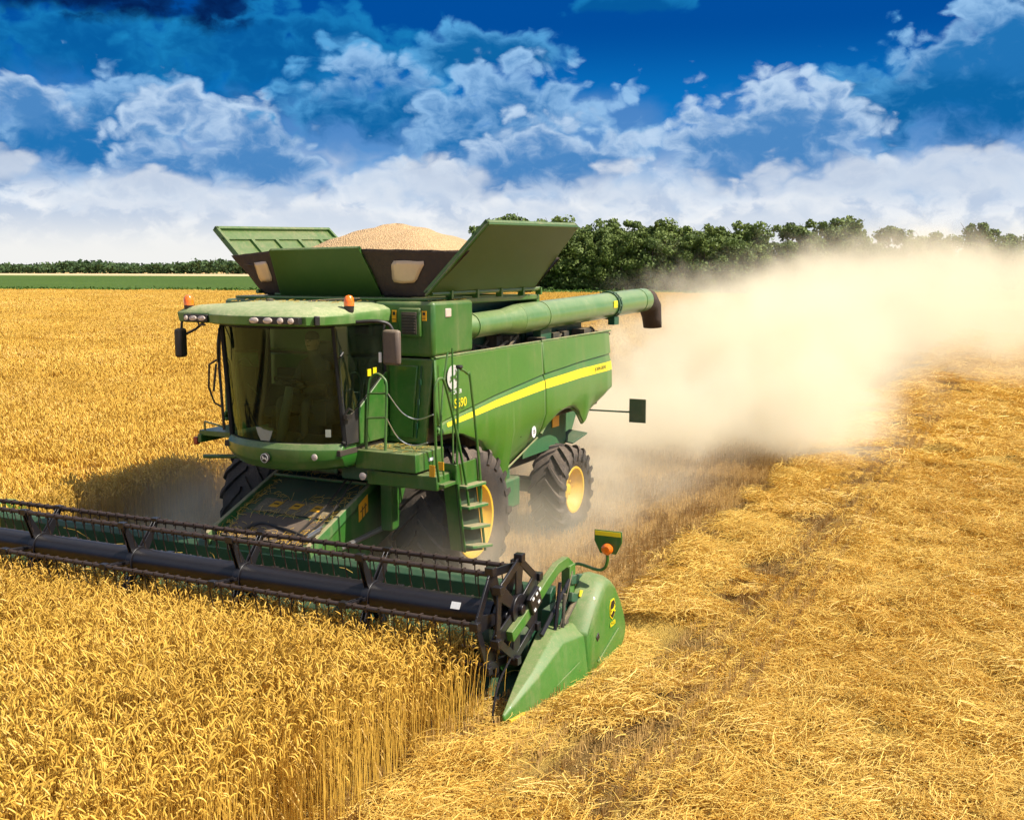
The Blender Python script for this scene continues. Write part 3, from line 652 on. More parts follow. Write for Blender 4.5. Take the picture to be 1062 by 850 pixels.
b = MB(); b.tube([(.62,-2.15,1.08),(.75,-2.05,1.18)],.02,6); b.tube([(.66,-2.22,1.07),(.78,-2.12,1.16)],.02,6); b.tube([(.9,-1.9,.9),(.96,-.6,1.0)],.035,8); b.build('hydraulic_coupler', M['metal'], fh)
b = MB(); b.cbox((.55,-1.62,1.80),(.26,.05,.09)); b.cbox((.86,-1.3,1.78),(.5,.3,.25)); b.build('under_cab_gear', M['green_deep'], combine, bevel=.02)
b = MB(); b.lathe([(.07,.02),(0,.048),(-.004,.048),(-.010,.03),(-.012,0)], (1.02,-1.58,1.74), axis='y', n=20); b.build('under_cab_lamp', M['lamp'], combine)
b = MB(); b.cbox((0,-.75,1.75),(1.8,.4,.35)); b.cbox((0,-1.1,1.88),(1.6,1.0,.12))
for k in range(14): b.tube([(random.uniform(-.8,.9),-1.0,1.82),(random.uniform(-.8,.9),-1.2,1.66),(random.uniform(-.8,.9),-.9,1.6)],.018,5,smooth_steps=4)
b.build('under_cab_frame', M['dark'], combine)

# ================================================================== HEADER (part of the combine)
XL, XR = -4.95, 3.90
b = MB()
b.prism([(-2.36,.88),(-2.30,.93),(-2.22,.93),(-2.20,.14),(-2.34,.12),(-3.30,.07),(-3.32,.09),(-2.55,.16),(-2.40,.30)], 'x', XL, XR)
header = b.build('cutting_header', M['header_back'], combine, bevel=.01); header.rotation_euler = (0, R(-.5), 0); header.location = (0,0,-.03)
b = MB()
for i in range(96):
    x = XL+.05+i*(XR-XL-.1)/95; b.add([(x-.03,-3.30,.075),(x+.03,-3.30,.075),(x,-3.44,.08),(x,-3.30,.095)], [(0,1,2),(0,3,2),(1,2,3),(0,1,3)])
b.build('cutter_bar', M['metal'], header)
b = MB(); b.tube([(XL,-2.72,.42),(XR,-2.72,.42)], .19, 20)
au = b.build('feed_auger', M['green_deep'], header, angle=40)
b = MB()
for (x0, x1, dr) in ((XL+.05,-.7,1),(XR-.05,.7,-1)):
    rows = []; n = int(abs(x1-x0)/.6*24)
    for i in range(n+1):
        t = i/n; a = dr*2*PI*abs(x1-x0)/.6*t
        x = x0+(x1-x0)*t; rows.append([(x,-2.72+.18*math.cos(a),.42+.18*math.sin(a)), (x,-2.72+.31*math.cos(a),.42+.31*math.sin(a))])
    b.grid(rows)
b.build('auger_flight', M['green_dusty'], au, solid=.006) 
# reel
YC, ZC, RR = -3.40, .95, .50
ang = [R(60*k - 6) for k in range(6)]
b = MB(); b.tube([(XL+.1,YC,ZC),(3.80,YC,ZC)], .145, 28); reel = b.build('reel_tube', M['reel'], header, angle=40)
b = MB(); b.cbox((3.42,YC-.126,ZC+.078),(.10,.004,.07),(R(-32),0,0)); b.build('reel_label', M['white'], header)
for a in ang:
    y, z = YC+RR*math.cos(a), ZC+RR*math.sin(a); b = MB()
    b.tube([(XL+.08,y,z),(3.84,y,z)], .026, 8)
    x = XL+.15; i = 0
    while x < 3.80:
        b.tube([(x,y,z),(x+.004,y-.008,z-.10),(x+random.uniform(-.008,.008),y+.03,z-.24)], .0065, 4)
        b.cbox((x, y, z), (.020,.060,.060)); x += .152
    b.build('reel_bat', M['reel_brown'], header, angle=50)
for x in (-4.05,-2.45,-.85,.72,2.38):
    b = MB()
    b.lathe([(-.04,.165),(.04,.165)], (x,YC,ZC), n=20)
    for a in ang:
        d_ = Vector((0, math.cos(a), math.sin(a))); e_ = Vector((0, -math.sin(a), math.cos(a)))
        o_ = Vector((x, YC, ZC)); p0, p1 = o_+d_*.13, o_+d_*RR
        if abs(a-R(174)) < .1:
            w0 = w1 = .018
        else: w0, w1 = .062, .026
        for sx in (-.028,.016):
            b.hexa([p0-e_*w0+Vector((sx,0,0)), p1-e_*w1+Vector((sx,0,0)), p1+e_*w1+Vector((sx,0,0)), p0+e_*w0+Vector((sx,0,0)),
                    p0-e_*w0+Vector((sx+.012,0,0)), p1-e_*w1+Vector((sx+.012,0,0)), p1+e_*w1+Vector((sx+.012,0,0)), p0+e_*w0+Vector((sx+.012,0,0))])
        b.cbox(p1, (.09,.07,.07))
    b.build('reel_spider', M['reel'], header, bevel=.004)
# end wheel: twin hexagon plates with cut-outs
def endwheel(x, yc, zc, Rr, rot, name='reel_end_wheel'):
    b = MB(); n = 6
    for k in range(6):
        a0, a1 = R(60*k+rot), R(60*k+60+rot)
        P = lambda a, r, dx: (x+dx, yc+r*math.cos(a), zc+r*math.sin(a))
        for r0, r1 in ((Rr, Rr-.095),):
            b.hexa([P(a0,r1,-.012),P(a0,r0,-.012),P(a1,r0,-.012),P(a1,r1,-.012),P(a0,r1,.012),P(a0,r0,.012),P(a1,r0,.012),P(a1,r1,.012)])
        w0, w1 = .36, .17
        b.hexa([P(a0-w0,.16,-.010),P(a0-w1,Rr-.03,-.010),P(a0+w1,Rr-.03,-.010),P(a0+w0,.16,-.010),P(a0-w0,.16,.010),P(a0-w1,Rr-.03,.010),P(a0+w1,Rr-.03,.010),P(a0+w0,.16,.010)])
        b.cbox(P(a0, Rr-.02, 0), (.09,.08,.08))
    b.lathe([(-.03,.15),(.03,.15)], (x,yc,zc), n=24); b.lathe([(.03,.05),(.07,.05)], (x,yc,zc), n=16)
    return b.build(name, M['reel'], header, bevel=.006)
endwheel(3.855, YC, ZC, .56, -6); endwheel(3.955, YC+.14, ZC+.04, .52, 24); endwheel(-4.98, YC, ZC, .54, -6)
b = MB(); b.tube([(3.84,YC-.12,ZC-.3),(3.84,YC-.1,.42),(3.80,YC-.08,.40)], .03, 8); b.tube([(3.86,YC-.1,.40),(3.40,YC-.12,.42)], .035, 8); b.tube([(3.95,-3.3,.6),(3.97,-3.7,.40),(3.98,-3.85,.12),(4.02,-3.82,.06)], .011, 6, smooth_steps=4); b.build('crop_lifter', M['reel'], header)
# reel arm, cylinder
for X, s in ((4.0,1),(-5.03,-1)):
    path = [(-3.52,.80),(-3.30,.87),(-2.95,1.0),(-2.72,1.10),(-2.45,1.19),(-2.22,1.20),(-2.08,1.10)]
    b = MB(); rings = []
    for i, (y, z) in enumerate(path):
        p0, p1 = path[max(i-1,0)], path[min(i+1,len(path)-1)]; d_ = Vector((p1[0]-p0[0], p1[1]-p0[1])).normalized(); nn = Vector((-d_.y, d_.x)); h_ = .055
        rings.append([(X-.035,y-nn.x*h_,z-nn.y*h_),(X+.035,y-nn.x*h_,z-nn.y*h_),(X+.035,y+nn.x*h_,z+nn.y*h_),(X-.035,y+nn.x*h_,z+nn.y*h_)])
    b.loft(rings); b.box((X-.05,-2.2,.3),(X+.05,-2.05,1.15)); ra = b.build('reel_arm', M['green_header'], header, bevel=.006)
    b = MB(); b.tube([(X+.04*s,-2.9,.62),(X+.04*s,-2.2,1.0)], .024, 8); b.tube([(X+.09*s,-2.75,.35),(X+.09*s,-2.55,1.08)], .02, 8); b.build('lift_cylinder', M['reel'], ra)
    b = MB(); b.cbox((X+.045*s,YC+.33,ZC+.08),(.05,.22,.20),(R(25),0,0)); b.build('drive_plate', M['reel'], ra, bevel=.01)
    for dy, dz in ((.25,.14),(.33,.17),(.40,.20),(.29,.02),(.38,.08)):
        b = MB(); b.cbox((X+.074*s,YC+dy,ZC+dz-.02),(.006,.04,.025),(R(25),0,0)); b.build('plate_decal', M['white'], ra)
    b = MB(); b.box((X-.10,-2.6,.12),(X+.06,-1.55,.78)); b.cbox((X+.04*s,-1.95,.95),(.06,.5,.10),(R(-12),0,0)); b.cbox((X+.10*s,-2.15,.80),(.05,.34,.10),(R(-20),0,0)); b.build('end_frame', M['green_deep'], header, bevel=.01)
    b = MB(); b.lathe([(0,.055),(s*.05,.055),(s*.06,.02),(s*.06,0)], (X+.06*s,-2.42,.60), n=14); b.tube([(X+.12*s,-2.6,.35),(X+.12*s,-2.5,.95)],.02,8); b.tube([(X+.1*s,-2.5,.62),(X+.1*s,-2.2,.78)],.03,8); b.tube([(X+.12*s,-2.7,.5),(X+.10*s,-2.25,1.12)],.008,5); b.build('end_drive', M['dark'], header, bevel=.004)
    b = MB(); b.cbox((X+.14*s,-2.10,.84),(.01,.12,.07),(R(-20),0,0)); b.build('end_sticker', M['stripe'], header)
# dividers
def divider(s, off):
    secs = [(-3.86,[(4.08,.17),(4.10,.18),(4.11,.15),(4.11,.11),(4.08,.11)]),
            (-3.30,[(4.00,.42),(4.13,.40),(4.19,.34),(4.22,.06),(4.0,.06)]),
            (-2.78,[(3.95,.63),(4.12,.62),(4.23,.53),(4.29,.05),(3.96,.05)]),
            (-2.36,[(3.96,.63),(4.16,.60),(4.28,.49),(4.33,.05),(3.98,.05)])]
    b = MB(); b.loft([[(s*(x+off), y, z) for x, z in sec] for y, sec in secs])
    o = b.build('divider_nose', M['green_header'], header, bevel=.022, angle=60)
    b = MB(); b.tube([(s*(4.245+off),-3.0,.16),(s*(4.305+off),-2.55,.26)], .008, 6); b.build('nose_crease', M['green_header'], o)
    b = MB(); b.cbox((s*(4.16+off),-3.70,.10),(.03,.24,.035),(R(-2),0,R(-8*s))); b.build('nose_shoe', M['yellow'], o, bevel=.006)
    inner = [(-2.42,.04),(-2.44,.54),(-2.2,.78),(-1.98,.97),(-1.85,1.0),(-1.70,.97),(-1.55,.86),(-1.38,.66),(-1.26,.48),(-1.17,.30),(-1.17,.17),(-1.25,.08),(-1.40,.03)]
    outer = [(-2.33,.03),(-2.33,.48),(-2.08,.71),(-1.88,.87),(-1.80,.885),(-1.70,.86),(-1.58,.77),(-1.43,.59),(-1.34,.45),(-1.27,.29),(-1.27,.19),(-1.33,.10),(-1.46,.03)]
    b2 = MB(); n = 7
    r0 = [(s*(4.04+off),y,z) for y, z in inner]; r1 = [(s*(4.22+off),y,z) for y, z in [(a*.75+c*.25, b_*.75+d*.25) for (a,b_),(c,d) in zip(inner,outer)]]; r2 = [(s*(4.33+off),y,z) for y, z in outer]
    mid_ = lambda p, q, f: [(a_[0]*(1-f)+b_[0]*f, a_[1]*(1-f)+b_[1]*f, a_[2]*(1-f)+b_[2]*f) for a_, b_ in zip(p, q)]
    r15 = [(p_[0]+s*.022, p_[1], p_[2]) for p_ in mid_(r1, r2, .55)]; b2.loft([r0, r1, r15, r2]); sh = b2.build('side_shield', M['green_header'], header, bevel=.025, angle=60)
    if s > 0:
        b = MB(); b.tube([(4.338,-2.12,.13),(4.338,-1.52,.31)], .009, 6); b.build('shield_crease', M['green_header'], sh)
        b = MB(); b.cbox((4.334,-2.12,.40),(.012,.07,.07),(R(30),0,0)); b.build('shield_latch', M['black'], sh, bevel=.008)
        c = Vector((4.334,-1.70,.58)); pts = [(-.075,-.06),(-.08,.05),(-.045,.11),(.045,.11),(.08,.05),(.075,-.06),(.0,-.115)]
        b = MB(); b.prism([(c.y+p[0]*1.0, c.z+p[1]) for p in pts], 'x', 4.330, 4.337); bd = b.build('shield_badge', M['stripe'], sh)
        b = MB(); b.prism([(c.y+p[0]*.86, c.z+p[1]*.88) for p in pts], 'x', 4.334, 4.340); b.build('badge_field', M['black'], bd)
        deer((4.341, c.y, c.z-.01), .125, (0,1,0), (0,0,1), (1,0,0), M['stripe'], bd)
divider(1, 0); divider(-1, .98)
def text(body, size, loc, rot, mat, name, parent, ex=.002, sx=1.0):
    cu = bpy.data.curves.new(name, 'FONT'); cu.body = body; cu.size = size; cu.extrude = ex; cu.align_x = 'CENTER'; cu.align_y = 'CENTER'
    cu.materials.append(mat); tmp = bpy.data.objects.new(name, cu); me = bpy.data.meshes.new_from_object(tmp); bpy.data.objects.remove(tmp); o = bpy.data.objects.new(name, me); COL.objects.link(o); o.location = loc; o.rotation_euler = rot; o.scale = (sx,1,1); o.parent = parent
    return o
SIDE = (R(90), 0, R(90))
text('625R', .075, (4.341,-1.70,.42), SIDE, M['stripe'], 'model_lettering', header)
# marker lamp on its arm
b = MB(); b.tube([(3.98,-2.12,1.02),(4.0,-2.05,1.09),(4.06,-2.0,1.13),(4.28,-2.0,1.09),(4.36,-2.0,1.12),(4.39,-2.0,1.20),(4.39,-2.0,1.27)], .017, 8, smooth_steps=4); ma = b.build('marker_arm', M['green'], header)
b = MB(); b.prism([(4.30,1.27),(4.48,1.27),(4.545,1.40),(4.545,1.52),(4.235,1.52),(4.235,1.40)], 'y', -1.985, -1.965); mp = b.build('marker_plate', M['green'], ma, bevel=.008)
b = MB(); b.box((4.248,-1.992,1.462),(4.53,-1.986,1.508)); b.build('plate_stripe', M['stripe'], mp)
b = MB(); b.lathe([(0,.062),(-.03,.06),(-.05,.035),(-.052,0)], (4.39,-1.99,1.325), axis='y', n=24); b.build('marker_lamp', M['amber'], mp)
# side graphics
pt = panel_front
text('S690', .165, (1.745,-.42,2.55), SIDE, M['stripe'], 'model_lettering', pt)
text('POWER', .075, (1.735,-.50,2.70), SIDE, M['white'], 'small_lettering', pt)
b = MB(); b.lathe([(0,.155),(.006,.155),(.006,.125),(0,.125)], (1.712,-.55,2.89), n=32, closed=True); rg = b.build('round_emblem', M['silver'], pt)
b = MB(); b.lathe([(0,.122),(.004,.122),(.0045,0)], (1.712,-.55,2.89), n=32); b.build('emblem_field', M['silver'], rg)
deer((1.722,-.55,2.885), .20, (0,1,0), (0,0,1), (1,0,0), M['green'], rg)
b = MB(); b.lathe([(0,.075),(.006,.075),(.0065,0)], (0,0,0), n=24); b.v = [(1.708+p[0], 1.85+p[1]*.95, 1.86+p[2]*1.15) for p in b.v]; ov = b.build('oval_sticker', M['white'], pt); ov.rotation_euler = (0,0,0)
text('25', .08, (1.717,1.85,1.86), SIDE, M['black'], 'sticker_digits', pt)
text('JOHN DEERE', .088, (1.742,4.42,2.592), (R(90),R(-.8),R(90)), M['green_deep'], 'stripe_lettering', panel_rear)
b = MB(); b.cbox((1.70,1.42,1.86),(.012,.04,.04)); b.build('panel_latch', M['black'], pt)

# ================================================================== OPERATOR
def skin(name, verts, edges, radii, root, mat, parent=None, sub=2):
    me = bpy.data.meshes.new(name); me.from_pydata(verts, edges, []); me.materials.append(mat)
    o = bpy.data.objects.new(name, me); COL.objects.link(o); o.parent = parent
    m = o.modifiers.new('skin', 'SKIN'); m.use_smooth_shade = True
    for i, r_ in enumerate(radii):
        me.skin_vertices[0].data[i].radius = (r_, r_) if not isinstance(r_, tuple) else r_
        me.skin_vertices[0].data[i].use_root = (i == root)
    m2 = o.modifiers.new('sub', 'SUBSURF'); m2.levels = sub; m2.render_levels = sub
    return o
ox, oy, oz = .06, -1.20, 2.62
V = [(ox,oy,oz),(ox,oy+.02,oz+.22),(ox,oy+.01,oz+.42),(ox,oy-.01,oz+.53),(ox,oy-.03,oz+.62),(ox,oy-.04,oz+.74)]
Rd = [(.16,.12),(.15,.11),(.17,.11),(.07,.07),(.075,.085),(.07,.08)]
E_ = [(0,1),(1,2),(2,3),(3,4),(4,5)]
for s in (-1, 1):
    k = len(V)
    V += [(ox+s*.19,oy,oz+.42),(ox+s*.25,oy-.10,oz+.18),(ox+s*.18,oy-.34,oz+.20),(ox+s*.15,oy-.45,oz+.23)]
    Rd += [.06,.048,.036,.028]; E_ += [(2,k),(k,k+1),(k+1,k+2),(k+2,k+3)]
    h = k+3
    for q in range(5):
        j = len(V); V += [(ox+s*(.13+.018*q),oy-.50,oz+.235+.004*q),(ox+s*(.12+.018*q),oy-.53,oz+.20)]
        Rd += [.011,.009]; E_ += [(h,j),(j,j+1)]
    k = len(V)
    V += [(ox+s*.11,oy-.06,oz-.03),(ox+s*.20,oy-.46,oz+.0),(ox+s*.19,oy-.50,oz-.40),(ox+s*.19,oy-.62,oz-.46)]
    Rd += [.095,.065,.045,.04]; E_ += [(0,k),(k,k+1),(k+1,k+2),(k+2,k+3)]
op = skin('person', V, E_, Rd, 0, M['shirt'])
tag(op, 'driver in dark clothes seated behind the tinted cab windscreen, hands on the steering wheel', 'person')
b = MB()
for i in range(9):
    pass
prof = [(-.13,.045),(-.10,.068),(-.05,.082),(.0,.09),(.05,.088),(.09,.07),(.115,.035),(.12,0)]
b.lathe(prof, (ox,oy-.045,oz+.72), axis='z', n=20); b.tube([(ox,oy-.13,oz+.73),(ox,oy-.155,oz+.70)], .014, 6)
for s in (-1,1): b.cbox((ox+s*.09,oy-.04,oz+.715),(.02,.035,.055))
b.build('face', M['skin'], op, angle=70)
b = MB(); b.lathe([(.02,.095),(.06,.094),(.10,.076),(.125,.04),(.13,0)], (ox,oy-.04,oz+.72), axis='z', n=20); b.build('hair', M['hair'], op, angle=70)
b = MB()
for s in (-1,1): b.cbox((ox+s*.033,oy-.130,oz+.73),(.025,.01,.012))
b.cbox((ox,oy-.126,oz+.665),(.045,.01,.008)); b.build('eyes_and_mouth', M['hair'], op)

DUST = True
# ================================================================== FIELD
CAMX, CAMY, CAMZ, YAW, PITCH = 8.3, -12.15, 4.25, 26.4, 7.6
def in_view(x, y, margin=5.0, near=0):
    dx, dy = x - CAMX, y - CAMY
    a = np.degrees(np.arctan2(dx, dy)) + YAW
    return (np.abs(a) < 25.8 + margin) | (np.hypot(dx, dy) < near)
def wob(x, y, s=1.0, k=0):
    """cheap smooth value noise from sines, about -1..1"""
    return (np.sin(x*1.3*s + 1.7*k + .8*np.sin(y*1.1*s + k)) + np.sin(y*1.7*s + 2.3*k + .9*np.sin(x*.9*s)) + np.sin((x+y)*2.9*s + k*.7)*.5)/2.5

class Strands:
    def __init__(s): s.v = []; s.f = []; s.t = []
    def strand(s, pts, rad, tint, n=3):
        base = len(s.v); m = len(pts); pv = None
        for i, p in enumerate(pts):
            q0, q1 = pts[max(i-1,0)], pts[min(i+1,m-1)]
            t = Vector((q1[0]-q0[0], q1[1]-q0[1], q1[2]-q0[2])); t.normalize()
            a = t.orthogonal().normalized() if pv is None else (pv - t*pv.dot(t)).normalized()
            pv = a; b = t.cross(a); r_ = rad[i] if hasattr(rad, '__len__') else rad
            for k in range(n):
                w = a*(math.cos(2*PI*k/n)*r_) + b*(math.sin(2*PI*k/n)*r_)
                s.v.append((p[0]+w.x, p[1]+w.y, p[2]+w.z)); s.t.append(tint)
        for i in range(m-1):
            for k in range(n):
                s.f.append((base+i*n+k, base+i*n+(k+1) % n, base+(i+1)*n+(k+1) % n, base+(i+1)*n+k))
    def blade(s, pts, w, tint, side):
        base = len(s.v); m = len(pts)
        for i, p in enumerate(pts):
            ww = w*(1 - (i/(m-1))**2*.85)
            s.v += [(p[0]-side[0]*ww, p[1]-side[1]*ww, p[2]), (p[0]+side[0]*ww, p[1]+side[1]*ww, p[2]+.002)]; s.t += [tint, tint]
        for i in range(m-1): s.f.append((base+2*i, base+2*i+1, base+2*i+3, base+2*i+2))

rnd = random.Random(5)
def wheat_stalk(S, x, y, h, lod=0, big=1.0):
    a = rnd.uniform(0, 2*PI); lean = rnd.uniform(0, .085)*h; tint = min(1, max(0, rnd.gauss(.5, .22)))
    cx, sx = math.cos(a), math.sin(a)
    top = (x+cx*lean, y+sx*lean, h)
    if lod == 0:
        S.strand([(x,y,0),(x+cx*lean*.3,y+sx*lean*.3,h*.5),(x+cx*lean*.7,y+sx*lean*.7,h*.85), top], [.0028,.0026,.0022,.0018], min(1, tint*.95+.05))
        for _ in range(rnd.choice((1,2,2))):
            b = rnd.uniform(0, 2*PI); z0 = h*rnd.uniform(.25,.8); L = rnd.uniform(.08,.2); c, s_ = math.cos(b), math.sin(b)
            S.blade([(x+cx*lean*.5,y+sx*lean*.5,z0),(x+c*L*.5,y+s_*L*.5,z0+L*.35),(x+c*L,y+s_*L,z0-L*.1),(x+c*L*1.1,y+s_*L*1.1,z0-L*.7)], .0055, tint*.9, (-s_, c))
    else:
        S.strand([(x,y,h*.66), top], [.004*big,.003*big], tint*.6)
    # ear, nodding over
    L = rnd.uniform(.075,.105)*big; bend = rnd.choice((rnd.uniform(.1,.8), rnd.uniform(.3,1.6), rnd.uniform(1.2,2.6))); th = rnd.uniform(.1,.5); n = 5 if lod == 0 else 3
    p = list(top); pts = [tuple(p)]
    if lod == 0:                      # short bent neck
        for _ in range(2):
            p = [p[0]+cx*math.sin(th)*.022, p[1]+sx*math.sin(th)*.022, p[2]+math.cos(th)*.022]; th += bend*.22; pts.append(tuple(p))
        S.strand(pts, .0018, tint*.8); pts = [tuple(p)]
    for i in range(n):
        p = [p[0]+cx*math.sin(th)*L/n, p[1]+sx*math.sin(th)*L/n, p[2]+math.cos(th)*L/n]; th += bend*.55/n; pts.append(tuple(p))
    rr = [.0030,.0058,.0066,.0061,.0048,.0014] if lod == 0 else [.006*big,.010*big,.009*big,.003*big]
    S.strand(pts, rr, min(1, tint+.25+rnd.uniform(-.1,.15)), n=4)
def patch_wheat(size, n, lod=0, big=1.0):
    S = Strands()
    for _ in range(n):
        x, y = rnd.uniform(-size/2, size/2), rnd.uniform(-size/2, size/2)
        h = .83 + rnd.gauss(0, .06) + .04*math.sin(x*9+y*5)
        wheat_stalk(S, x*1.06, y*1.06, h, lod, big)
    return S
def patch_straw(size, n, r=.0028, zt=.10, Lr=(.10,.42), rows=3):
    S = Strands(); cl = [(rnd.uniform(-.5,.5)*size, rnd.uniform(-.5,.5)*size, rnd.uniform(.5,1.2), rnd.uniform(0,PI)) for _ in range(6)]
    for _ in range(n):
        c = rnd.choice(cl); x, y = c[0]+rnd.gauss(0,.24)*size, c[1]+rnd.gauss(0,.24)*size
        x = (x + 1.5*size) % size - size/2 if abs(x) > size*.62 else x; y = (y + 1.5*size) % size - size/2 if abs(y) > size*.62 else y
        if rnd.random() < .3: x, y = rnd.uniform(-.5,.5)*size, rnd.uniform(-.5,.5)*size
        L = rnd.uniform(*Lr); a = c[3] + rnd.gauss(0,.7); 
        z = zt*c[2]*rnd.uniform(.1,1.0)*max(.25, 1-((x-c[0])**2+(y-c[1])**2)/(size*.5)**2)
        pts = []; bz = rnd.gauss(0,.22); cu = rnd.gauss(0, .5)
        for i in range(4):
            t = i/3-.5; aa = a+cu*t
            pts.append((x+math.cos(aa)*L*t, y+math.sin(aa)*L*t, max(.004, z + bz*L*t + .05*L*(1-4*t*t)) ))
        S.strand(pts, r*rnd.uniform(.7,1.35), min(1, max(0, rnd.gauss(.58,.34))))
    return S
def patch_stubble(size, n_row, h=(.10,.20), sp=.20, chaff=90, r=.0034):
    S = Strands(); k = int(round(size/sp))
    for i in range(k):
        x0 = -size/2 + (i+.5)*sp
        for _ in range(n_row):
            x, y = x0+rnd.gauss(0,.016), rnd.uniform(-.52,.52)*size; hh = rnd.uniform(*h)
            S.strand([(x,y,0),(x+rnd.gauss(0,.02),y+rnd.gauss(0,.02),hh)], [r,r*.9], min(1,max(0,rnd.gauss(.5,.25))))
    for _ in range(chaff):
        x, y = rnd.uniform(-.5,.5)*size, rnd.uniform(-.5,.5)*size; a = rnd.uniform(0,PI); L = rnd.uniform(.04,.2)
        S.strand([(x-math.cos(a)*L/2,y-math.sin(a)*L/2,rnd.uniform(.005,.08)),(x+math.cos(a)*L/2,y+math.sin(a)*L/2,rnd.uniform(.005,.10))], .0028, min(1,max(0,rnd.gauss(.6,.25))))
    return S

def scatter(name, templates, pts, rot, scl, var, mat, label, cat, kind='stuff'):
    V = []; F = []; T = []; vid = []
    for i, S in enumerate(templates):
        o = len(V); V += S.v; T += S.t; F += [tuple(k+o for k in f) for f in S.f]; vid += [i]*len(S.f)
    nt = len(V); npnt = len(pts)
    V = V + [tuple(map(float, p)) for p in pts]
    me = bpy.data.meshes.new(name); me.from_pydata(V, [], F); me.materials.append(mat)
    n = len(V)
    def att(nm, typ, dom, data, key='value'):
        a = me.attributes.new(nm, typ, dom); a.data.foreach_set(key, np.ravel(data))
    att('tint', 'FLOAT', 'POINT', np.array(T + [0.0]*npnt, dtype=np.float32))
    att('tpl', 'BOOLEAN', 'POINT', np.array([True]*nt + [False]*npnt))
    att('vid', 'INT', 'FACE', np.array(vid, dtype=np.int32))
    att('var', 'INT', 'POINT', np.concatenate([np.zeros(nt, np.int32), np.asarray(var, np.int32)]))
    att('rotv', 'FLOAT_VECTOR', 'POINT', np.concatenate([np.zeros((nt,3)), np.asarray(rot)]).astype(np.float32), 'vector')
    att('sclv', 'FLOAT_VECTOR', 'POINT', np.concatenate([np.ones((nt,3)), np.asarray(scl)]).astype(np.float32), 'vector')
    o = bpy.data.objects.new(name, me); COL.objects.link(o)
    ng = bpy.data.node_groups.new(name + '_scatter', 'GeometryNodeTree')
    ng.interface.new_socket('Geometry', in_out='INPUT', socket_type='NodeSocketGeometry'); ng.interface.new_socket('Geometry', in_out='OUTPUT', socket_type='NodeSocketGeometry')
    N = ng.nodes; L = ng.links
    gi = N.new('NodeGroupInput'); go = N.new('NodeGroupOutput')
    def na(nm, dt):
        q = N.new('GeometryNodeInputNamedAttribute'); q.data_type = dt; q.inputs['Name'].default_value = nm
        return [s for s in q.outputs if s.enabled and s.name == 'Attribute'][0]
    sep = N.new('GeometryNodeSeparateGeometry'); sep.domain = 'POINT'; L.new(gi.outputs[0], sep.inputs['Geometry']); L.new(na('tpl','BOOLEAN'), sep.inputs['Selection'])
    m2p = N.new('GeometryNodeMeshToPoints'); L.new(sep.outputs['Inverted'], m2p.inputs['Mesh'])
    sti = N.new('GeometryNodeSplitToInstances'); sti.domain = 'FACE'; L.new(sep.outputs['Selection'], sti.inputs['Geometry']); L.new(na('vid','INT'), sti.inputs['Group ID'])
    iop = N.new('GeometryNodeInstanceOnPoints'); L.new(m2p.outputs[0], iop.inputs['Points']); L.new(sti.outputs[0], iop.inputs['Instance'])
    iop.inputs['Pick Instance'].default_value = True; L.new(na('var','INT'), iop.inputs['Instance Index'])
    L.new(na('rotv','FLOAT_VECTOR'), iop.inputs['Rotation']); L.new(na('sclv','FLOAT_VECTOR'), iop.inputs['Scale'])
    L.new(iop.outputs[0], go.inputs[0])
    md = o.modifiers.new('scatter', 'NODES'); md.node_group = ng
    return tag(o, label, cat, kind=kind)
def gridpts(x0, x1, y0, y1, st, jit=.12):
    xs, ys = np.meshgrid(np.arange(x0+st/2, x1, st), np.arange(y0+st/2, y1, st)); xs = xs.ravel(); ys = ys.ravel()
    return xs + rng.uniform(-jit, jit, xs.size)*st, ys + rng.uniform(-jit, jit, ys.size)*st
def quarter(n, jit=.15):
    r_ = np.zeros((n,3)); r_[:,2] = rng.integers(0, 4, n)*PI/2 + rng.uniform(-jit, jit, n); return r_

# --- ground sheets
def sheet(name, pts, z, mat, cat=None, label=None, kind='structure'):
    me = bpy.data.meshes.new(name); me.from_pydata([(x, y, z) for x, y in pts], [], [tuple(range(len(pts)))]); me.materials.append(mat)
    o = bpy.data.objects.new(name, me); COL.objects.link(o); return tag(o, label, cat, kind=kind)
sheet('ground', [(-4000,-60),(4000,-60),(4000,5000),(-4000,5000)], -.02, M['cutfield'])
sheet('soil', [(-5.2,-12),(60,-12),(60,110),(-5.2,110)], -.012, M['soil'])
E0 = lambda x: 134 + .22*x                 # far edge line of the wheat field
wt = sheet('wheat_canopy', [(-5.35,-12),(-5.35,E0(-5.35)),(-27,E0(-27)),(-260,E0(-260)),(-260,-12)], .64, M['wheattop'], 'wheat', 'ripe golden wheat stretching away to the left up to the green crop', 'stuff')
sheet('crop_field', [(-40,E0(-40)+2),(-700,E0(-700)+2),(-700,380),(-300,395),(-40,330)], .5, M['greenfield'])
sheet('pale_field', [(-20,330),(-300,395),(-900,395),(-900,640),(300,640),(300,330)], .3, M['palefield'])
sheet('grass_verge', [(-60,E0(-60)+8),(-25,E0(-25)+9),(30,145),(300,200),(300,330),(-60,330)], .05, M['grass'])

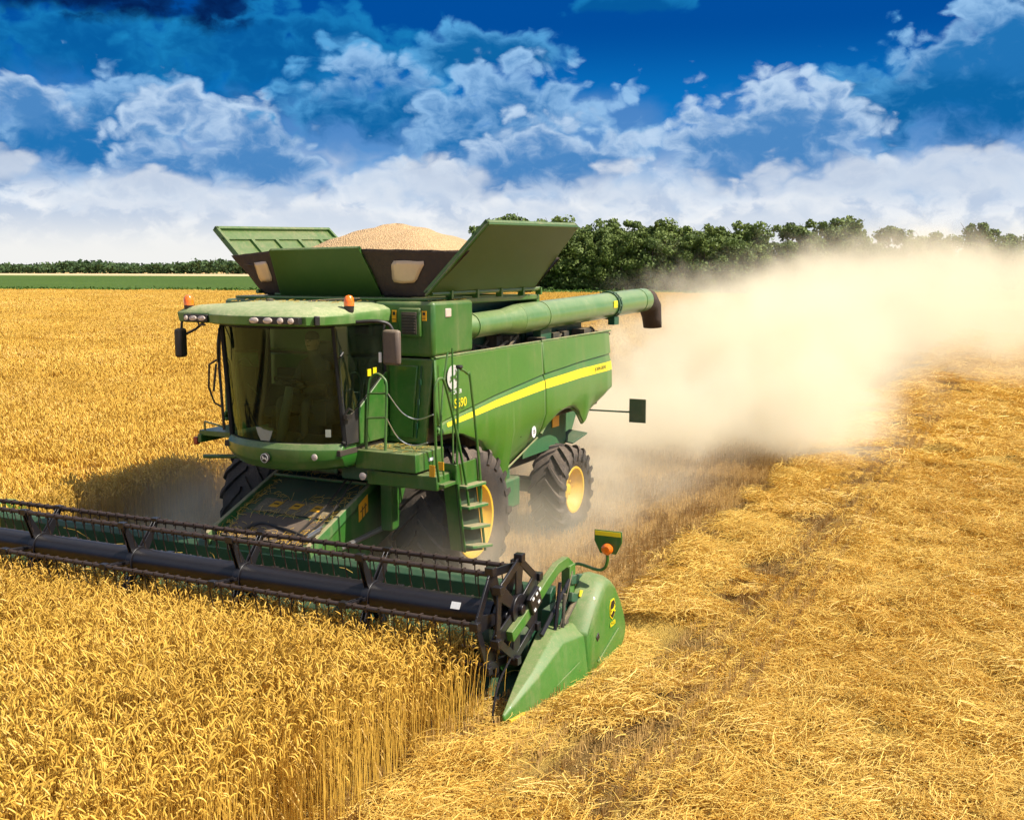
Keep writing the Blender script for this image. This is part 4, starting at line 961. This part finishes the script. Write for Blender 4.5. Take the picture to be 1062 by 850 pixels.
# --- standing wheat
def patch_edge(n):
    S = Strands()
    for _ in range(n):
        x, y, h = rnd.gauss(0, .07), rnd.uniform(-.30, .30), rnd.gauss(.80, .08); l = rnd.gauss(.02, .05); tt = min(1, max(0, rnd.gauss(.6, .22)))
        t2 = (x+l, y+rnd.gauss(0,.03), h); S.strand([(x,y,0),(x+l*.4,y+rnd.gauss(0,.01),h*.5), t2], [.0030,.0027,.0020], tt)
        c = rnd.uniform(0, 2*PI); p = list(t2); pts = [t2]; th = .2; bd = rnd.uniform(.2, 1.8)
        for i in range(4): p = [p[0]+math.cos(c)*math.sin(th)*.022, p[1]+math.sin(c)*math.sin(th)*.022, p[2]+math.cos(th)*.022]; th += bd*.4; pts.append(tuple(p))
        S.strand(pts, [.003,.0058,.0062,.005,.0014], min(1, tt+.2), n=4)
    return S
TW = [patch_wheat(.5, 200) for _ in range(6)] + [patch_edge(50) for _ in range(3)]
x, y = gridpts(-9, 3.62, -10.2, -3.38, .5)
k = (in_view(x, y, 6, 5)) & (x < 3.50 + .04*wob(x, y, 2)); x, y = x[k], y[k]
x2, y2 = gridpts(-5.45, -4.9, -3.4, 100, .5, .05); k = in_view(x2, y2, 6); x2, y2 = x2[k], y2[k]
ye = np.arange(-9.6, -3.5, .42); xe = 3.67 + .05*wob(ye*0+3.5, ye, 2); ye2 = np.arange(-3.3, 60, .42)
X = np.concatenate([x, x2, xe, ye2*0 - 4.72]); Y = np.concatenate([y, y2, ye, ye2]); n = len(X); ne_ = len(ye) + len(ye2)
vw = rng.integers(0, 6, n); vw[-ne_:] = rng.integers(6, 9, ne_); qw = quarter(n); qw[-ne_:, 2] = rng.integers(0, 2, ne_)*PI
hs = (.98 + .05*wob(X, Y, .5)) * np.clip(1 - .22*np.clip((Y+5.0)/1.2, 0, 1), .5, 1); hs = np.where(X < -4, .93, hs); sc = np.stack([np.ones(n), np.ones(n), hs], 1)
scatter('standing_wheat', TW, np.stack([X, Y, np.zeros(n)-.01], 1), qw, sc, vw, M['wheat'],
        'ripe golden standing wheat in front of the reel, ears nodding', 'wheat')
TM = [patch_wheat(1.0, 330, 1, 1.15) for _ in range(5)] + [patch_wheat(2.0, 620, 1, 1.7) for _ in range(4)] + [patch_wheat(4.0, 1100, 1, 2.7) for _ in range(3)]
def mid(st, d0, d1, v0, v1):
    x, y = gridpts(-150, -5.4, -10, 126, st, .1); d = np.hypot(x-CAMX, y-CAMY)
    k = in_view(x, y, 4) & (d >= d0) & (d < d1) & (y < E0(x) - 1) & (x < -4.9 - st/2)
    x, y = x[k], y[k]; return x, y, rng.integers(v0, v1, x.size)
a = mid(1.0, 0, 36, 0, 5); b_ = mid(2.0, 36, 90, 5, 9); c_ = mid(4.0, 90, 190, 9, 12)
X = np.concatenate([a[0], b_[0], c_[0]]); Y = np.concatenate([a[1], b_[1], c_[1]]); VR = np.concatenate([a[2], b_[2], c_[2]]); n = len(X)
tram = np.abs((Y - .12*X + 2*wob(X, Y, .08))/9 % 1 - .5)
hs = .95 + .05*wob(X, Y, .35) - .10*(tram > .46); sc = np.stack([np.ones(n), np.ones(n), hs], 1)
scatter('wheat_field', TM, np.stack([X, Y, np.zeros(n)], 1), quarter(n, .3), sc, VR, M['wheat'], 'wide ripe wheat field behind and left of the cab', 'wheat')

# --- stubble in rows behind the header
TS = [patch_stubble(.6, 48) for _ in range(5)]
x, y = gridpts(-4.9, 3.9, -2.3, 44, .6, .0); k = in_view(x, y, 6); x, y = x[k], y[k]
x2, y2 = gridpts(4.8, 6.0, -9, 30, .6, .0); k = in_view(x2, y2, 6, 4); x2, y2 = x2[k], y2[k]
x3, y3 = gridpts(3.55, 4.6, -9.5, -2, .6, .0); k = in_view(x3, y3, 6, 4); x3, y3 = x3[k], y3[k]
X = np.concatenate([x, x2, x3]); Y = np.concatenate([y, y2, y3]); n = len(X)
rz = np.zeros((n,3)); rz[:,2] = rng.integers(0, 2, n)*PI
scatter('stubble', TS, np.stack([X, Y, np.full(n, -.012)], 1), rz, np.ones((n,3)), rng.integers(0, 5, n), M['stubble'], 'cut wheat stubble standing in rows behind the header', 'stubble')

# --- loose straw on the cut ground
TT = [patch_straw(.7, 430, .0026, .14, (.07,.33)) for _ in range(7)] + [patch_straw(1.4, 520, .0050, .13, (.15,.55)) for _ in range(4)]
def sheight(x, y):
    sg_ = lambda q: 1/(1+np.exp(-q))
    return (1 - .85*sg_((4.75-np.asarray(x))/.10)*sg_((np.asarray(y)+4.4)/.12)*sg_((-.8-np.asarray(y))/.12)) * _sh(x, y)
def _sh(x, y):
    return .20*np.exp(-((x-4.42-.12*wob(x*0+3, y, .5))/.40)**2) + .07*np.maximum(0, wob(x, y, 1.1, 1)) + .07*np.maximum(0, wob(x, y, 3.1, 2))*(np.asarray(x) > 5.7)
def strawset(x0, x1, y0, y1, st, d0, d1, v0, v1):
    x, y = gridpts(x0, x1, y0, y1, st, .25); d = np.hypot(x-CAMX, y-CAMY)
    k = in_view(x, y, 5, 5) & (d >= d0) & (d < d1)
    gapn = np.exp(-((x-5.16-.12*wob(x*0, y, .6))/.42)**2)
    k &= rng.uniform(0, 1, x.size) > gapn*np.where(y < -1.5, .45, .9)
    k &= ~((x < 3.85) & (y > -3.0))
    k &= (x > 3.80 + .15*wob(x, y, .7)) | (rng.uniform(0,1,x.size) < .15)
    x, y = x[k], y[k]; return x, y, rng.integers(v0, v1, x.size)
parts = [strawset(3.55, 26, -11, 34, .52, 0, 24, 0, 7), strawset(3.7, 14, -6, 18, .9, 0, 24, 0, 7), strawset(3.9, 70, 5, 95, 1.15, 24, 75, 7, 11)]
X, Y, VR = [np.concatenate([p[i] for p in parts]) for i in range(3)]; n = len(X)
Z = sheight(X, Y) - .012 + .034*((X < 4.9) & (Y > -4.4) & (Y < -.8)); rr_ = quarter(n, .8); near_ = (X < 4.9) & (Y > -4.6) & (Y < -.6); rr_[:,0] = rng.normal(0, .10, n)*(~near_); rr_[:,1] = rng.normal(0, .10, n)*(~near_)
scl_ = np.ones((n,3)); scl_[:,2] = np.where((X < 4.6) & (Y > -4.4) & (Y < -.8), .6, rng.uniform(.7, 1.6, n))
scatter('straw', TT, np.stack([X, Y, Z], 1), rr_, scl_, VR, M['straw'], 'loose bright cut straw strewn over the harvested ground on the right', 'straw')
# ground relief below the straw
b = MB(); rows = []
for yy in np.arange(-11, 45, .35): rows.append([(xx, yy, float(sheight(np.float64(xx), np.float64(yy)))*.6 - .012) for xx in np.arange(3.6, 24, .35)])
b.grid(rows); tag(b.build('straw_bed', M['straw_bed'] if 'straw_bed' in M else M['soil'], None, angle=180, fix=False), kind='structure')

# chaff and broken straw lying on the machine
S = Strands()
for _ in range(420):
    k_ = rnd.random()
    if k_ < .35: x = rnd.choice((-.66,.66)) + rnd.gauss(0,.05); y = rnd.uniform(-2.3,-.8)
    elif k_ < .7: x = rnd.uniform(-.7,.7); y = -2.28 + abs(rnd.gauss(0,.12))
    else: x = rnd.uniform(-.7,.7); y = rnd.choice((-1.80,-1.44,-.95)) + rnd.gauss(0,.05)
    z = .94 + (y+2.35)*.40 + .03 + rnd.uniform(0,.02); a = rnd.uniform(0, PI); L = rnd.uniform(.03,.16)
    S.strand([(x-math.cos(a)*L/2, y-math.sin(a)*L/2, z-math.sin(a)*L*.2), (x, y, z+.008), (x+math.cos(a)*L/2, y+math.sin(a)*L/2, z+math.sin(a)*L*.2)], .0030, rnd.uniform(.1,.8))
for _ in range(520):      # cut crop lying on the header floor behind the reel
    x = rnd.uniform(-4.8,3.7); y = rnd.uniform(-3.2,-2.35); z = .14 + abs(rnd.gauss(0,.18)) + (.25 if rnd.random() < .2 else 0); a = rnd.uniform(0, 2*PI); L = rnd.uniform(.12,.45)
    S.strand([(x, y, z), (x+math.cos(a)*L*.5, y+math.sin(a)*L*.25, z+L*.25), (x+math.cos(a)*L, y+math.sin(a)*L*.4, z+L*.3)], .0034, rnd.uniform(.3,1))
for _ in range(260):      # on the tank shoulder, platform and side ledges
    x, y, z = rnd.choice(((rnd.uniform(1.15,1.6), rnd.uniform(-.85,.05), 3.85), (rnd.uniform(.95,1.7), rnd.uniform(-1.45,-.95), 2.065), (rnd.uniform(-1.1,.9), rnd.uniform(-1.9,-.95), 3.845), (rnd.uniform(1.2,1.6), rnd.uniform(.2,4.9), 3.09)))
    a = rnd.uniform(0, PI); L = rnd.uniform(.02,.10); S.strand([(x-math.cos(a)*L/2,y-math.sin(a)*L/2,z),(x+math.cos(a)*L/2,y+math.sin(a)*L/2,z+.01)], .0028, rnd.uniform(.3,1))
me = bpy.data.meshes.new('chaff'); me.from_pydata(S.v, [], S.f); me.materials.append(M['straw'])
at_ = me.attributes.new('tint', 'FLOAT', 'POINT'); at_.data.foreach_set('value', np.array(S.t, dtype=np.float32))
o = bpy.data.objects.new('chaff', me); COL.objects.link(o); tag(o, 'chaff and broken straw lying on the feeder and header of the combine', 'chaff', kind='stuff')

# ================================================================== TREES
def crown_mesh(name, h, w, n_clump, n_leaf, ls, mat, seed, low=.12):
    rg = np.random.default_rng(seed); V = []; F = []; T = []
    for c in range(n_clump):
        t = rg.uniform(low, 1.0); wid = w*.5*math.sin(PI*min(1, .18+.80*(1-t)**.75))*rg.uniform(.55,1.05) + .2
        a = rg.uniform(0, 2*PI); rad = wid*rg.uniform(.2,.95)
        cx, cy, cz = rad*math.cos(a), rad*math.sin(a), t*h*.93
        R_ = rg.uniform(.09,.17)*h*(1.15-.5*t); ct = rg.uniform(.0,.6)
        for _ in range(n_leaf):
            d = rg.normal(0, 1, 3); d /= np.linalg.norm(d); rr = R_*rg.uniform(.55,1.1); p = np.array([cx,cy,cz]) + d*rr*np.array([1,1,.8])
            if p[2] < .1: continue
            u = rg.normal(0,1,3); u /= np.linalg.norm(u); v = np.cross(u, d+rg.normal(0,.5,3)); v /= np.linalg.norm(v)+1e-6
            s = ls*rg.uniform(.5,1.2); o = len(V)
            V += [tuple(p-u*s-v*s*.6), tuple(p+u*s*.2-v*s), tuple(p+u*s+v*s*.5), tuple(p-u*s*.3+v*s)]; F.append((o,o+1,o+2,o+3)); T += [min(1, max(0, ct+rg.uniform(0,.4)))]*4
    me = bpy.data.meshes.new(name); me.from_pydata(V, [], F); me.materials.append(mat)
    at_ = me.attributes.new('tint', 'FLOAT', 'POINT'); at_.data.foreach_set('value', np.array(T, dtype=np.float32)); return me
def trunk_mesh(h, seed):
    rg = random.Random(seed); b = MB(); b.tube([(0,0,-.1),(.1,.05,h*.3),(.0,.1,h*.6),(.1,0,h*.85)], .20, 7, r1=.05, smooth_steps=3)
    for i in range(7):
        z = h*rg.uniform(.25,.75); a = rg.uniform(0, 2*PI); L = h*rg.uniform(.15,.3)
        b.tube([(0,0,z),(math.cos(a)*L*.6,math.sin(a)*L*.6,z+L*.4),(math.cos(a)*L,math.sin(a)*L,z+L*.9)], .07, 5, r1=.02)
    o = b.build('trunk', M['bark'], None); me = o.data; bpy.data.objects.remove(o); return me
crowns = [crown_mesh('crown', 10, 9 if i % 2 else 7.5, 52, 120, .20, M['leaf'], 40+i) for i in range(5)]
crowns.append(crown_mesh('crown', 10, 6.5, 18, 70, .18, M['leaf'], 77, low=.45))     # thin open crown
trunks = [trunk_mesh(10, 60+i) for i in range(6)]
rt = random.Random(21)
specs = []
def belt(p0, p1, n, hs_, dy, open_p=.1):
    for i in range(n):
        t = (i+rt.uniform(-.3,.3))/(n-1); t = min(1, max(0, t))
        X_ = p0[0]+(p1[0]-p0[0])*t; Y_ = p0[1]+(p1[1]-p0[1])*t + rt.uniform(0, dy)
        h_ = hs_[0]+(hs_[1]-hs_[0])*t + rt.uniform(-1.4,1.4); specs.append((X_, Y_, h_, 5 if rt.random() < open_p else rt.randrange(5)))
belt((-76,152), (-38,168), 17, (10.3,9.2), 3, 0)
belt((-78,160), (-36,176), 15, (12.9,11.2), 6, .12)
belt((-36,172), (30,240), 18, (9.0,7.5), 4, 0)
belt((-34,182), (30,250), 13, (13.4,10.8), 8, .25)
belt((30,245), (110,330), 15, (10.0,9.0), 10, .2)
groups = 'trees in the belt beyond the field'
ORD = ['first','second','third','fourth','fifth','sixth','seventh','eighth','ninth','tenth','eleventh','twelfth','thirteenth','fourteenth','fifteenth','sixteenth','seventeenth','eighteenth','nineteenth','twentieth']
def nth(k): return ORD[k] if k < 20 else ('twenty-' if k < 29 else 'thirty-') + ORD[(k-20) % 10 if k < 29 else (k-30) % 10] if k not in (29,) else 'thirtieth'
specs.sort(key=lambda s_: (s_[0]-CAMX)/(s_[1]-CAMY))
cnt = {}
for X_, Y_, h_, v in specs:
    root = empty('tree', (X_, Y_, 0)); sc_ = h_/10
    root.scale = (sc_*rt.uniform(.85,1.2), sc_*rt.uniform(.85,1.2), sc_); root.rotation_euler = (0,0,rt.uniform(0,6.28))
    for nm, me in (('trunk', trunks[v]), ('crown', crowns[v])):
        o = bpy.data.objects.new(nm, me); COL.objects.link(o); o.parent = root
    kind_ = 'thin open-crowned tree' if v == 5 else ('tall leafy tree' if h_ > 10.3 else 'low bushy tree')
    k_ = cnt.get(kind_, 0); cnt[kind_] = k_ + 1
    tag(root, kind_ + ' in the belt beyond the field, ' + nth(k_) + ' such from the left', 'tree', group=groups)
# far wood on the left horizon: reads as one mass
rg = np.random.default_rng(9); V = []; F = []; T = []
for c in range(2600):
    px = rg.uniform(-900, 60); py = 560 + rg.uniform(0, 40) - .12*(px+300)*.2; hh = 6.4 + 1.3*math.sin(px*.045) + 1.2*math.sin(px*.13+1) + rg.uniform(-.6,1.2) + (2.2 if rg.random() < .03 else 0)
    ct = rg.uniform(0,.6)
    for _ in range(16):
        p = np.array([px+rg.normal(0,2.2), py+rg.normal(0,1.5), max(.2, hh*math.sqrt(rg.uniform(.02,1))+rg.normal(0,.4))]); s = rg.uniform(.5,1.1); o = len(V)
        u = rg.normal(0,1,3); u /= np.linalg.norm(u); v = np.cross(u, rg.normal(0,1,3)); v /= np.linalg.norm(v)
        V += [tuple(p-u*s-v*s), tuple(p+u*s-v*s), tuple(p+u*s+v*s), tuple(p-u*s+v*s)]; F.append((o,o+1,o+2,o+3)); T += [ct+rg.uniform(0,.4)]*4
me = bpy.data.meshes.new('far_wood'); me.from_pydata(V, [], F); me.materials.append(M['leaf_far'])
at_ = me.attributes.new('tint', 'FLOAT', 'POINT'); at_.data.foreach_set('value', np.array(T, dtype=np.float32))
o = bpy.data.objects.new('far_wood', me); COL.objects.link(o); tag(o, 'long low dark wood along the left horizon', 'wood', kind='stuff')
# green crop edge
V = []; F = []; T = []
for c in range(14000):
    px = rg.uniform(-190, -36); d_ = abs(rg.normal(0, 1))*9; py = E0(px)+1.5+d_; p = np.array([px, py, rg.uniform(.1,1.0)]); s = rg.uniform(.12,.3); o = len(V)
    u = rg.normal(0,1,3); u[2] += 1.2; u /= np.linalg.norm(u); v = np.cross(u, rg.normal(0,1,3)); v /= np.linalg.norm(v)
    V += [tuple(p-u*s-v*s*.4), tuple(p+u*s-v*s*.4), tuple(p+u*s+v*s*.4), tuple(p-u*s+v*s*.4)]; F.append((o,o+1,o+2,o+3)); T += [rg.uniform(0,1)]*4
me = bpy.data.meshes.new('green_crop'); me.from_pydata(V, [], F); me.materials.append(M['leaf_crop'])
at_ = me.attributes.new('tint', 'FLOAT', 'POINT'); at_.data.foreach_set('value', np.array(T, dtype=np.float32))
o = bpy.data.objects.new('green_crop', me); COL.objects.link(o); tag(o, 'leafy green crop along the far edge of the wheat field', 'crop', kind='stuff')

# ================================================================== DUST
def dust(name, lo, hi, fn, label, aniso=.0, step=1.0, color=(1.0,.935,.74)):
    m = bpy.data.materials.new(name); m.use_nodes = True; t = NT(m.node_tree); t.n.clear()
    out = t.n.new('ShaderNodeOutputMaterial'); pv = t.n.new('ShaderNodeVolumePrincipled'); t.l.new(pv.outputs[0], out.inputs['Volume'])
    pv.inputs['Color'].default_value = (*color, 1); pv.inputs['Anisotropy'].default_value = aniso
    g = t.n.new('ShaderNodeNewGeometry'); P = g.outputs['Position']; sp = t.n.new('ShaderNodeSeparateXYZ'); t.l.new(P, sp.inputs[0])
    t.set(pv.inputs['Density'], fn(t, P, sp.outputs[0], sp.outputs[1], sp.outputs[2]))
    b = MB(); b.box(lo, hi); o = b.build(name, m, None, smooth=False); tag(o, label, 'dust', kind='stuff')
    try: m.cycles.volume_step_rate = step
    except Exception: pass
    return o
def f_rear(t, P, x, y, z):
    n1 = t.noise(P, .28, 5, .6, .4); n2 = t.noise(P, 1.1, 4, .6, .3)
    n = t.math('ADD', t.math('MULTIPLY', t.math('SUBTRACT', n1, .5), 2.7), t.math('MULTIPLY', t.math('SUBTRACT', n2, .5), .8))
    h = t.math('ADD', t.ss(y, 4.5, 28, 1.5, 4.3), t.math('MULTIPLY', t.ss(t.math('SUBTRACT', x, t.math('MULTIPLY', y, -.14)), -5, 6, -1.4, .8), t.ss(y, 6, 20)))
    hz = t.ss(t.math('ADD', t.math('DIVIDE', t.math('SUBTRACT', h, z), 2.2), n), -.25, .75)
    xr = t.math('ADD', t.ss(y, 8, 27, 4.7, 6.2), t.math('MULTIPLY', t.math('MAXIMUM', t.math('SUBTRACT', y, 24.0), 0.0), .40))
    right = t.ss(t.math('ADD', t.math('SUBTRACT', xr, x), t.math('MULTIPLY', n, 2.4)), -.3, 2.4)
    lw = t.ss(y, 4.5, 40, 2.2, 5.0)
    left = t.ss(t.math('ADD', t.math('ADD', x, lw), t.math('MULTIPLY', n, 3.0)), -1.5, 2.0)
    ys = t.ss(t.math('ADD', y, t.math('MULTIPLY', n, 1.5)), 4.9, 7.5)
    yf = t.ss(y, 40, 88, 1.0, .0)
    core = t.ss(y, 6, 28, .66, .085)
    d = t.math('MULTIPLY', t.math('MULTIPLY', t.math('MULTIPLY', hz, right), t.math('MULTIPLY', left, ys)), t.math('MULTIPLY', yf, core))
    low = t.ss(t.math('ADD', t.math('ADD', z, t.math('MULTIPLY', t.math('SUBTRACT', y, 10.0), .40)), t.math('MULTIPLY', n, .5)), -.1, 1.0)
    d = t.math('MULTIPLY', d, low)
    return t.math('MULTIPLY', t.math('MULTIPLY', d, t.ss(n1, .30, .68, .16, 1.6)), t.ss(n2, .3, .7, .5, 1.4))
def f_wheel(t, P, x, y, z):
    n1 = t.noise(P, .8, 5, .6, .4)
    a = t.ss(z, .1, 1.7, 1.0, 0.0)
    s = t.ss(y, -2.2, -.3); e = t.ss(y, 4.5, 13, 1.0, .12)
    side = t.ss(t.math('ABSOLUTE', t.math('SUBTRACT', x, -.6)), 2.4, 4.2, 1.0, 0.0)
    d = t.math('MULTIPLY', t.math('MULTIPLY', a, s), t.math('MULTIPLY', side, e))
    return t.math('MULTIPLY', d, t.ss(n1, .35, .75, .04, .60))
import os
if DUST:
    dust('dust_cloud', (-16, 4.2, .02), (30, 88, 8.5), f_rear, 'big pale tan dust cloud billowing out behind the combine', step=.35)
    dust('wheel_dust', (-5.0, -2.2, .02), (3.8, 14.5, 1.9), f_wheel, 'thin brown dust hanging low around the combine wheels', step=1.0)

# ================================================================== SKY, SUN, CAMERA
SUN_AZ, SUN_EL = 83.0, 50.0        # azimuth clockwise from +Y towards +X
w = bpy.data.worlds.new('World'); scene.world = w; w.use_nodes = True; t = NT(w.node_tree); t.n.clear()
out = t.n.new('ShaderNodeOutputWorld'); bg = t.n.new('ShaderNodeBackground'); bg.inputs[1].default_value = .1; t.l.new(bg.outputs[0], out.inputs[0])
sky = t.n.new('ShaderNodeTexSky'); sky.sky_type = 'NISHITA'; sky.sun_disc = False; sky.sun_elevation = R(SUN_EL); sky.sun_rotation = R(SUN_AZ); sky.altitude = 100; sky.air_density = 1; sky.dust_density = 1.5; sky.ozone_density = 2
tc = t.n.new('ShaderNodeTexCoord'); sp = t.n.new('ShaderNodeSeparateXYZ'); t.l.new(tc.outputs['Generated'], sp.inputs[0])
el = t.math('MULTIPLY', t.math('ARCSINE', sp.outputs[2]), 180/PI); az = t.math('MULTIPLY', t.math('ARCTAN2', sp.outputs[0], sp.outputs[1]), 180/PI)
cb = t.n.new('ShaderNodeCombineXYZ'); t.l.new(az, cb.inputs[0]); t.set(cb.inputs[1], t.math('MULTIPLY', el, 1.5)); AE = cb.outputs[0]
def vecwarp(vec, sc, amt):
    nn = t.n.new('ShaderNodeTexNoise'); nn.noise_dimensions = '2D'; t.l.new(vec, nn.inputs['Vector']); nn.inputs['Scale'].default_value = sc; nn.inputs['Detail'].default_value = 5
    m1 = t.n.new('ShaderNodeVectorMath'); m1.operation = 'MULTIPLY_ADD'; t.l.new(nn.outputs['Color'], m1.inputs[0]); m1.inputs[1].default_value = (amt,amt,0); t.l.new(vec, m1.inputs[2]); return m1.outputs[0]
AW = vecwarp(AE, .45, 1.6)
def voro(vec, sc):
    q = t.n.new('ShaderNodeTexVoronoi'); q.voronoi_dimensions = '2D'; q.feature = 'SMOOTH_F1'; q.inputs['Smoothness'].default_value = .15
    t.l.new(vec, q.inputs['Vector']); q.inputs['Scale'].default_value = sc; return q.outputs['Distance']
def n2(vec, sc, det, ro):
    q = t.n.new('ShaderNodeTexNoise'); q.noise_dimensions = '2D'; t.l.new(vec, q.inputs['Vector']); q.inputs['Scale'].default_value = sc
    q.inputs['Detail'].default_value = det; q.inputs['Roughness'].default_value = ro; return q.outputs['Fac']
n_big = n2(AW, .13, 5, .5); n_mid0 = n2(AW, .36, 6, .58); n_fine = n2(AW, 1.1, 5, .6)
puff = t.math('SUBTRACT', .98, t.math('ADD', t.math('MULTIPLY', voro(AW, .40), .62), t.math('MULTIPLY', voro(AW, 1.0), .38)))
n_mid = t.math('ADD', t.math('MULTIPLY', n_mid0, .5), t.math('MULTIPLY', puff, .5))
C10 = lambda c: tuple(6.1*k for k in c)
col = t.mix(t.ss(el, 2.5, 8.5), C10((.22,.50,.84)), C10((.003,.18,.55))); col = t.mix(t.ss(el, 7.5, 12.5), col, C10((.0003,.075,.34)))
# broad blue-grey undersides, then the low bright haze band with soft streaks
und = t.math('MULTIPLY', t.ss(t.math('ADD', el, t.math('MULTIPLY', t.math('SUBTRACT', n_big, .5), 6.0)), 3.5, 5.5), t.ss(t.math('ADD', el, t.math('MULTIPLY', t.math('SUBTRACT', n_big, .5), 9.0)), 6.5, 9.0, 1.0, 0.0))
col = t.mix(t.math('MULTIPLY', und, .55), col, C10((.12,.27,.56)))
band = t.ss(t.math('ADD', el, t.math('MULTIPLY', t.math('SUBTRACT', n_mid, .5), 4.2)), 2.8, 6.4, 1.0, 0.0)
bcol = t.mix(t.ss(n_mid0, .38, .62), C10((.50,.60,.76)), C10((.86,.89,.93))); bcol = t.mix(t.ss(el, .6, 3.4, 1.0, 0.0), bcol, C10((.88,.88,.86)))
col = t.mix(band, col, bcol)
# azimuth, base elevation, half width, height (degrees), base colour, top colour
TEAL = ((.002,.11,.34), (.012,.25,.56)); BLUE = ((.07,.24,.54), (.52,.68,.88)); DEEP = ((.004,.13,.38), (.10,.38,.72)); DBL = ((.015,.17,.46), (.30,.53,.82)); NAVY = ((.0008,.014,.085), (.002,.045,.20)); WH = ((.66,.73,.83), (.88,.90,.92))
CL = [(-49.6,9.6,8.5,3.6,TEAL),(-37.5,8.6,9.5,4.9,TEAL),(-27.6,10.4,4.6,2.2,DEEP),(-20,13.0,3.4,.9,TEAL),(0.8,11.4,5.2,2.4,TEAL),
      (-46.0,5.2,11.0,4.8,DBL),(-50.6,7.2,3.0,2.6,BLUE),(-41.5,4.8,6.2,4.6,BLUE),(-39.6,6.4,2.4,2.8,BLUE),(-33.8,7.4,6.6,3.9,DEEP),(-33.8,9.0,4.2,2.0,DBL),
      (-25.6,5.2,8.0,5.6,DBL),(-24.0,4.9,6.0,3.6,BLUE),(-3.6,7.0,8.6,5.4,DEEP),(-2.0,9.6,7.0,3.0,DBL),(-12.8,4.9,6.8,5.0,BLUE),
      (-31.5,3.6,4.6,2.6,WH),(-19.5,3.4,4.6,2.6,WH),(-4.5,3.6,9.5,3.0,WH),(-44,3.0,6.5,2.2,WH),(-52.5,4.6,3.0,1.6,WH),(-24.5,2.2,5,1.6,WH),(-12,2.0,6,1.8,WH),(-36,2.0,6,1.4,WH),
      (-49.5,12.4,9.5,2.4,NAVY)]
for (a0, b0, w0, h0, (c0, c1)) in CL:
    u = t.math('DIVIDE', t.math('SUBTRACT', az, a0), w0); v = t.math('DIVIDE', t.math('SUBTRACT', el, b0), h0)
    nz = t.math('ADD', t.math('MULTIPLY', t.math('SUBTRACT', n_mid, .5), 2.5), t.math('ADD', t.math('MULTIPLY', t.math('SUBTRACT', n_big, .5), 1.6), -.10))
    r2 = t.math('ADD', t.math('MULTIPLY', u, u), t.math('MULTIPLY', v, v)); d = t.math('ADD', t.math('SUBTRACT', 1.0, r2), nz)
    mask = t.math('MULTIPLY', t.ss(d, .0, .45 if c0[0] < .5 else .8), t.ss(t.math('ADD', v, t.math('MULTIPLY', t.math('SUBTRACT', n_mid0, .5), 1.0)), -.30, .12))
    rimm = t.ss(d, .10, 1.05, 1.0, 0.0)
    shade = t.math('ADD', t.math('ADD', t.math('MULTIPLY', rimm, .75), t.math('MULTIPLY', v, .30)), t.math('ADD', t.math('MULTIPLY', t.math('SUBTRACT', n_fine, .5), .7), t.math('MULTIPLY', t.math('SUBTRACT', n_mid, .5), 1.0)))
    shade = t.ss(shade, .15, 1.1)
    cc_ = t.mix(shade, C10(c0), C10(c1))
    if c0 == TEAL[0] or c0 == WH[0]: mask = t.math('MULTIPLY', mask, .75)
    col = t.mix(mask, col, cc_)
# above the part the photograph shows: clear sky with broken white cloud
cov = t.ss(t.noise(tc.outputs['Generated'], 3.0, 5, .6), .50, .62)
hi_ = t.mix(cov, sky.outputs[0], C10((.75,.78,.82)))
col = t.mix(t.ss(el, 14.0, 19.0), col, hi_)
t.set(bg.inputs[0], col)
w.cycles.sampling_method = 'MANUAL'; w.cycles.sample_map_resolution = 512
sd = bpy.data.lights.new('sun', 'SUN'); sd.energy = 4.6; sd.angle = R(.5); sd.color = (1.0,.93,.82)
so = bpy.data.objects.new('sun', sd); COL.objects.link(so); so.location = (30, -10, 60)
dirn = Vector((math.sin(R(SUN_AZ))*math.cos(R(SUN_EL)), math.cos(R(SUN_AZ))*math.cos(R(SUN_EL)), math.sin(R(SUN_EL))))
so.rotation_euler = dirn.to_track_quat('Z', 'Y').to_euler()
cd = bpy.data.cameras.new('camera'); co = bpy.data.objects.new('camera', cd); COL.objects.link(co); scene.camera = co
cd.sensor_width = 36; cd.lens = 36*1100/1062; cd.clip_end = 9000; cd.clip_start = .1
co.location = (CAMX, CAMY, CAMZ); co.rotation_euler = (R(90-PITCH), 0, R(YAW))
scene.view_settings.view_transform = 'Standard'; scene.view_settings.look = 'None'; scene.view_settings.exposure = .74; scene.view_settings.gamma = 1
c = scene.cycles; c.max_bounces = 7; c.diffuse_bounces = 3; c.glossy_bounces = 3; c.transmission_bounces = 4; c.transparent_max_bounces = 10; c.volume_bounces = 4; c.volume_max_steps = 160
c.use_denoising = True; c.use_adaptive_sampling = True; c.adaptive_threshold = .02; c.sample_clamp_indirect = 6
